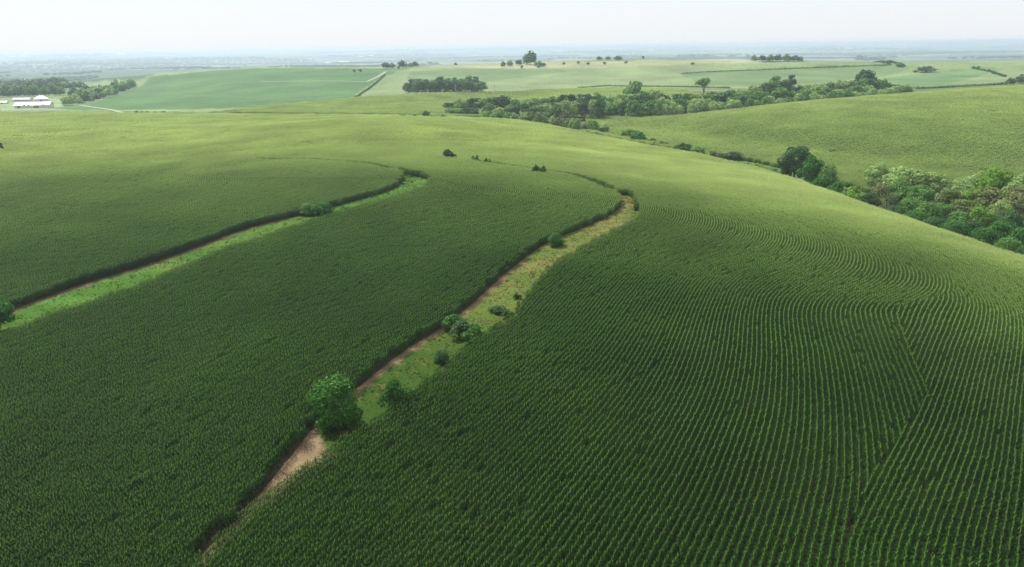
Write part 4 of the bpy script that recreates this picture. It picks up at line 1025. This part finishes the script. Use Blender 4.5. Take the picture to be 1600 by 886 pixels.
# ------------------------------------------------------------ farm buildings
M_WHITE = plain_mat('white_siding', (.62, .60, .60), rough=.55, noise=.6, c2=(.54, .52, .52)); M_ROOFP = plain_mat('pale_metal_roof', (.50, .44, .44), rough=.5, noise=.3, c2=(.44, .37, .38)); M_ROOFR = plain_mat('dull_red_roof', (.42, .25, .24), rough=.6, noise=.3, c2=(.34, .2, .19)); M_DOOR = plain_mat('weathered_door', (.22, .18, .18), rough=.7, noise=1); M_GLASS = plain_mat('window_glass', (.05, .06, .07), rough=.15, noise=1, spec=.6)
M_ROOFW = plain_mat('white_metal_roof', (.64, .64, .66), rough=.5, noise=.3, c2=(.58, .58, .6))
def boxes(name, L, mat, parent):
    V, F = [], []
    for x0, x1, y0, y1, z0, z1 in L:
        b = len(V); V += [(x, y, z) for z in (z0, z1) for x, y in ((x0, y0), (x1, y0), (x1, y1), (x0, y1))]
        F += [tuple(b+i for i in f) for f in ((0, 3, 2, 1), (4, 5, 6, 7), (0, 1, 5, 4), (1, 2, 6, 5), (2, 3, 7, 6), (3, 0, 4, 7))]
    return mesh_obj(name, V, F, [mat], parent=parent)
def building(px, py, w, dp, eave, ridge, yaw, roofmat, label, doors=(), wins=(), hip=False, name='barn', cat='barn', group=None):
    P = hit(px, py)[0]; r = empty(name, (P[0], P[1], P[2] - .3), rz=yaw); tag(r, label, cat, group)
    if hip: V = [(-w/2, -dp/2, 0), (w/2, -dp/2, 0), (w/2, dp/2, 0), (-w/2, dp/2, 0), (-w/2, -dp/2, eave), (w/2, -dp/2, eave), (w/2, dp/2, eave), (-w/2, dp/2, eave)]; F = [(0,1,5,4),(1,2,6,5),(2,3,7,6),(3,0,4,7)]
    else: V = [(-w/2, -dp/2, 0), (w/2, -dp/2, 0), (w/2, dp/2, 0), (-w/2, dp/2, 0), (-w/2, -dp/2, eave), (w/2, -dp/2, eave), (w/2, dp/2, eave), (-w/2, dp/2, eave), (-w/2, 0, ridge), (w/2, 0, ridge)]; F = [(0,1,5,4),(1,2,6,9,5),(2,3,7,6),(3,0,4,8,7)]
    mesh_obj('wall', V, F, [M_WHITE], parent=r)
    o = .6; e = eave - .12; t_ = .25
    if hip:
        k = w/2 - dp/2*.85; V = [(-w/2-o, -dp/2-o, e), (w/2+o, -dp/2-o, e), (w/2+o, dp/2+o, e), (-w/2-o, dp/2+o, e), (-k, 0, ridge), (k, 0, ridge)]
        mesh_obj('roof', V, [(0,1,5,4),(1,2,5),(2,3,4,5),(3,0,4),(0,3,2,1)], [roofmat], parent=r)
    else:
        V = [(x, y, z) for x in (-w/2-o, w/2+o) for y, z in ((-dp/2-o, e), (0, ridge+.05), (dp/2+o, e), (dp/2+o, e+t_), (0, ridge+.05+t_), (-dp/2-o, e+t_))]
        mesh_obj('roof', V, [(0,1,7,6),(1,2,8,7),(2,3,9,8),(3,4,10,9),(4,5,11,10),(5,0,6,11),(0,5,4,1),(1,4,3,2),(6,7,10,11),(7,8,9,10)], [roofmat], parent=r)
    for x, ww, hh in doors: boxes('door', [(x-ww/2, x+ww/2, -dp/2-.12, -dp/2+.05, 0, hh)], M_DOOR, r)
    for x, z in wins: boxes('window', [(x-.8, x+.8, -dp/2-.1, -dp/2+.05, z, z+1.3)], M_GLASS, r)
    return r
dF = math.hypot(*hit(60, 165)[0][:2]); mpp = (hit(60, 165)[0][1]*math.cos(PITCH) + 50*math.sin(PITCH)) / FPX
building(54, 168.5, 48*mpp, 15*mpp, 4.6*mpp, 8.5*mpp, .15, M_ROOFP, 'long low white barn with a pale roof and a dark wide door', doors=[(6*mpp, 7*mpp, 5*mpp), (-18*mpp, 4*mpp, 4*mpp)], wins=[(-10*mpp, 3), (-4*mpp, 3), (16*mpp, 3)])
building(65, 158.5, 20*mpp, 14*mpp, 5*mpp, 10*mpp, .5, M_ROOFW, 'tall white barn with a steep white roof behind the long barn', doors=[(0, 3*mpp, 3.5*mpp)], hip=True)
building(36, 158.5, 30*mpp, 9*mpp, 3.6*mpp, 6.2*mpp, -.05, M_ROOFR, 'white house with a dull red roof and dark windows, left of the tall barn', doors=[(0, 1.6, 2.2)], wins=[(-9*mpp, 1.4), (-5*mpp, 1.4), (4*mpp, 1.4), (8*mpp, 1.4)], name='farmhouse', cat='house')
building(5, 162, 14*mpp, 8*mpp, 2.6*mpp, 4.2*mpp, .1, M_ROOFW, 'small white shed at the left frame edge of the farmyard', doors=[(0, 2.4, 2.4)], name='shed', cat='shed')
# far pale buildings in the haze
FB = [(533,98.5,'largest of the hazy white buildings above the teal field'),(541,98.2,'white building right of the largest hazy one above the teal field'),(512,99.5,'faint pale building left of the hazy white ones'),(563,90,'white building on the hazy slope above the teal field'),(580,88.5,'small white building uppermost on the hazy slope'),
 (20,90,'pale building on the far left skyline'),(36,90,'second pale building on the far left skyline'),(190,86.5,'pale building on the skyline above the farm wood'),(1412,70,'pale building on the far skyline at the right'),(1400,71,'left of the two pale buildings on the right skyline'),(1018,80,'pale building on the far rise right of the middle')]
for i, (px, py, lab) in enumerate(FB):
    P = hit(px, py)[0]; m_ = math.hypot(P[0], P[1]) / FPX; building(px, py, 7*m_, 3.5*m_, 1.3*m_, 2.2*m_, .2*(i % 3), M_ROOFW, lab, name='distant_building', cat='building', group='pale buildings in the haze')
# ------------------------------------------------------------ utility poles along the lane
M_POLE = plain_mat('pole_wood', (.45, .42, .38), rough=.8, noise=2)
def pole(px, py, top, label):
    P = hit(px, py)[0]; d = math.hypot(P[0], P[1]); _, t_ = azdep(px, top); hh = CAM_H - d*float(t_) - P[2]
    r = empty('utility_pole', tuple(P), rz=.3); tag(r, label, 'pole', 'utility poles along the lane')
    V, F = [], []; tube(V, F, (0, 0, -.5), (0, 0, hh), .28, .18, 8); mesh_obj('pole', V, F, [M_POLE], parent=r)
    boxes('crossarm', [(-1.3, 1.3, -.3, -.18, hh-1.2, hh-1.0)], M_POLE, r)
for a in [(484,163,151,'pole left of the foot of the straight hedge'),(712,147.5,133,'pole in front of the square grove'),(773,145,132,'pole just right of the square grove'),(909,139,126,'pole at the start of the lane hedge'),(1047,141,129,'pole behind the hedge above the creek wood'),(1573,131,118,'pole beside the trees at the right frame edge')]: pole(*a)
# ------------------------------------------------------------ woods on the far hills, seen as one mass
def far_woods():
    n = 34000; a = rng.uniform(-40, 40, n); d = np.exp(rng.uniform(np.log(2600), np.log(24000), n)); k = d > np.interp(a, AZ, KD[16]) * 1.08; a, d = a[k], d[k]
    x, y = d*np.sin(np.radians(a)), d*np.cos(np.radians(a)); w = vnoise(x/600, y/500, 22) * .5 + vnoise(x/1900, y/1500, 23) * .7
    k = w > .66; x, y, d = x[k], y[k], d[k]; n = len(x); s = rng.uniform(.7, 1.2, n) * np.clip(d/7000, .7, 2)
    q = azd_poly([(-60,140),(60,132),(150,123),(235,112),(330,106),(200,102),(0,103),(-60,104)]); qa = np.array(q); m = 5200
    a2 = rng.uniform(qa[:, 0].min(), qa[:, 0].max(), m); l2 = rng.uniform(qa[:, 1].min(), qa[:, 1].max(), m); x2, y2 = np.exp(l2)*np.sin(np.radians(a2)), np.exp(l2)*np.cos(np.radians(a2))
    k = in_poly(a2, l2, q) & (vnoise(x2/330, y2/420, 24) > .42); x2, y2 = x2[k], y2[k]; x = np.concatenate([x, x2]); y = np.concatenate([y, y2]); s = np.concatenate([s, rng.uniform(.5, .9, len(x2))]); n = len(x)
    return np.stack([x, y, zt(x, y), rng.uniform(0, 6.28, n), s*34, s*26, s*13*rng.uniform(.7, 1.1, n), rng.integers(0, 2, n), 0*x, 0*x], -1)
fw_proto = []
for v in range(2):
    o = bpy.data.objects.new('wood_piece', PROTO['far'][v][0].copy()); o.data.materials.clear(); o.data.materials.append(LEAF['dark']); fw_proto.append(o)
scatter('far_woods', far_woods(), fw_proto, 'hazy blue woods scattered over the far hills to the horizon', 'woods')
# ------------------------------------------------------------ haze
zlo = float(ZT.min()) - 1.5; ztop = max(CAM_H + 4, float(ZT.max()) + 3, TALL + 3)
HR = 32500
hv = [(x, y, z) for z in (zlo, ztop) for x, y in ((-HR, -HR), (HR, -HR), (HR, HR), (-HR, HR))]
hf = [(0, 3, 2, 1), (4, 5, 6, 7), (0, 1, 5, 4), (1, 2, 6, 5), (2, 3, 7, 6), (3, 0, 4, 7)]
hm = bpy.data.materials.new('haze_air'); t, N = nodes(hm)
pv = N('ShaderNodeVolumePrincipled'); ho = N('ShaderNodeOutputMaterial')
pv.inputs['Color'].default_value = (.57, .68, .80, 1); pv.inputs['Density'].default_value = HAZE; pv.inputs['Anisotropy'].default_value = .25
t.links.new(pv.outputs[0], ho.inputs['Volume'])
tag(mesh_obj('haze', hv, hf, [hm]), kind='stuff')
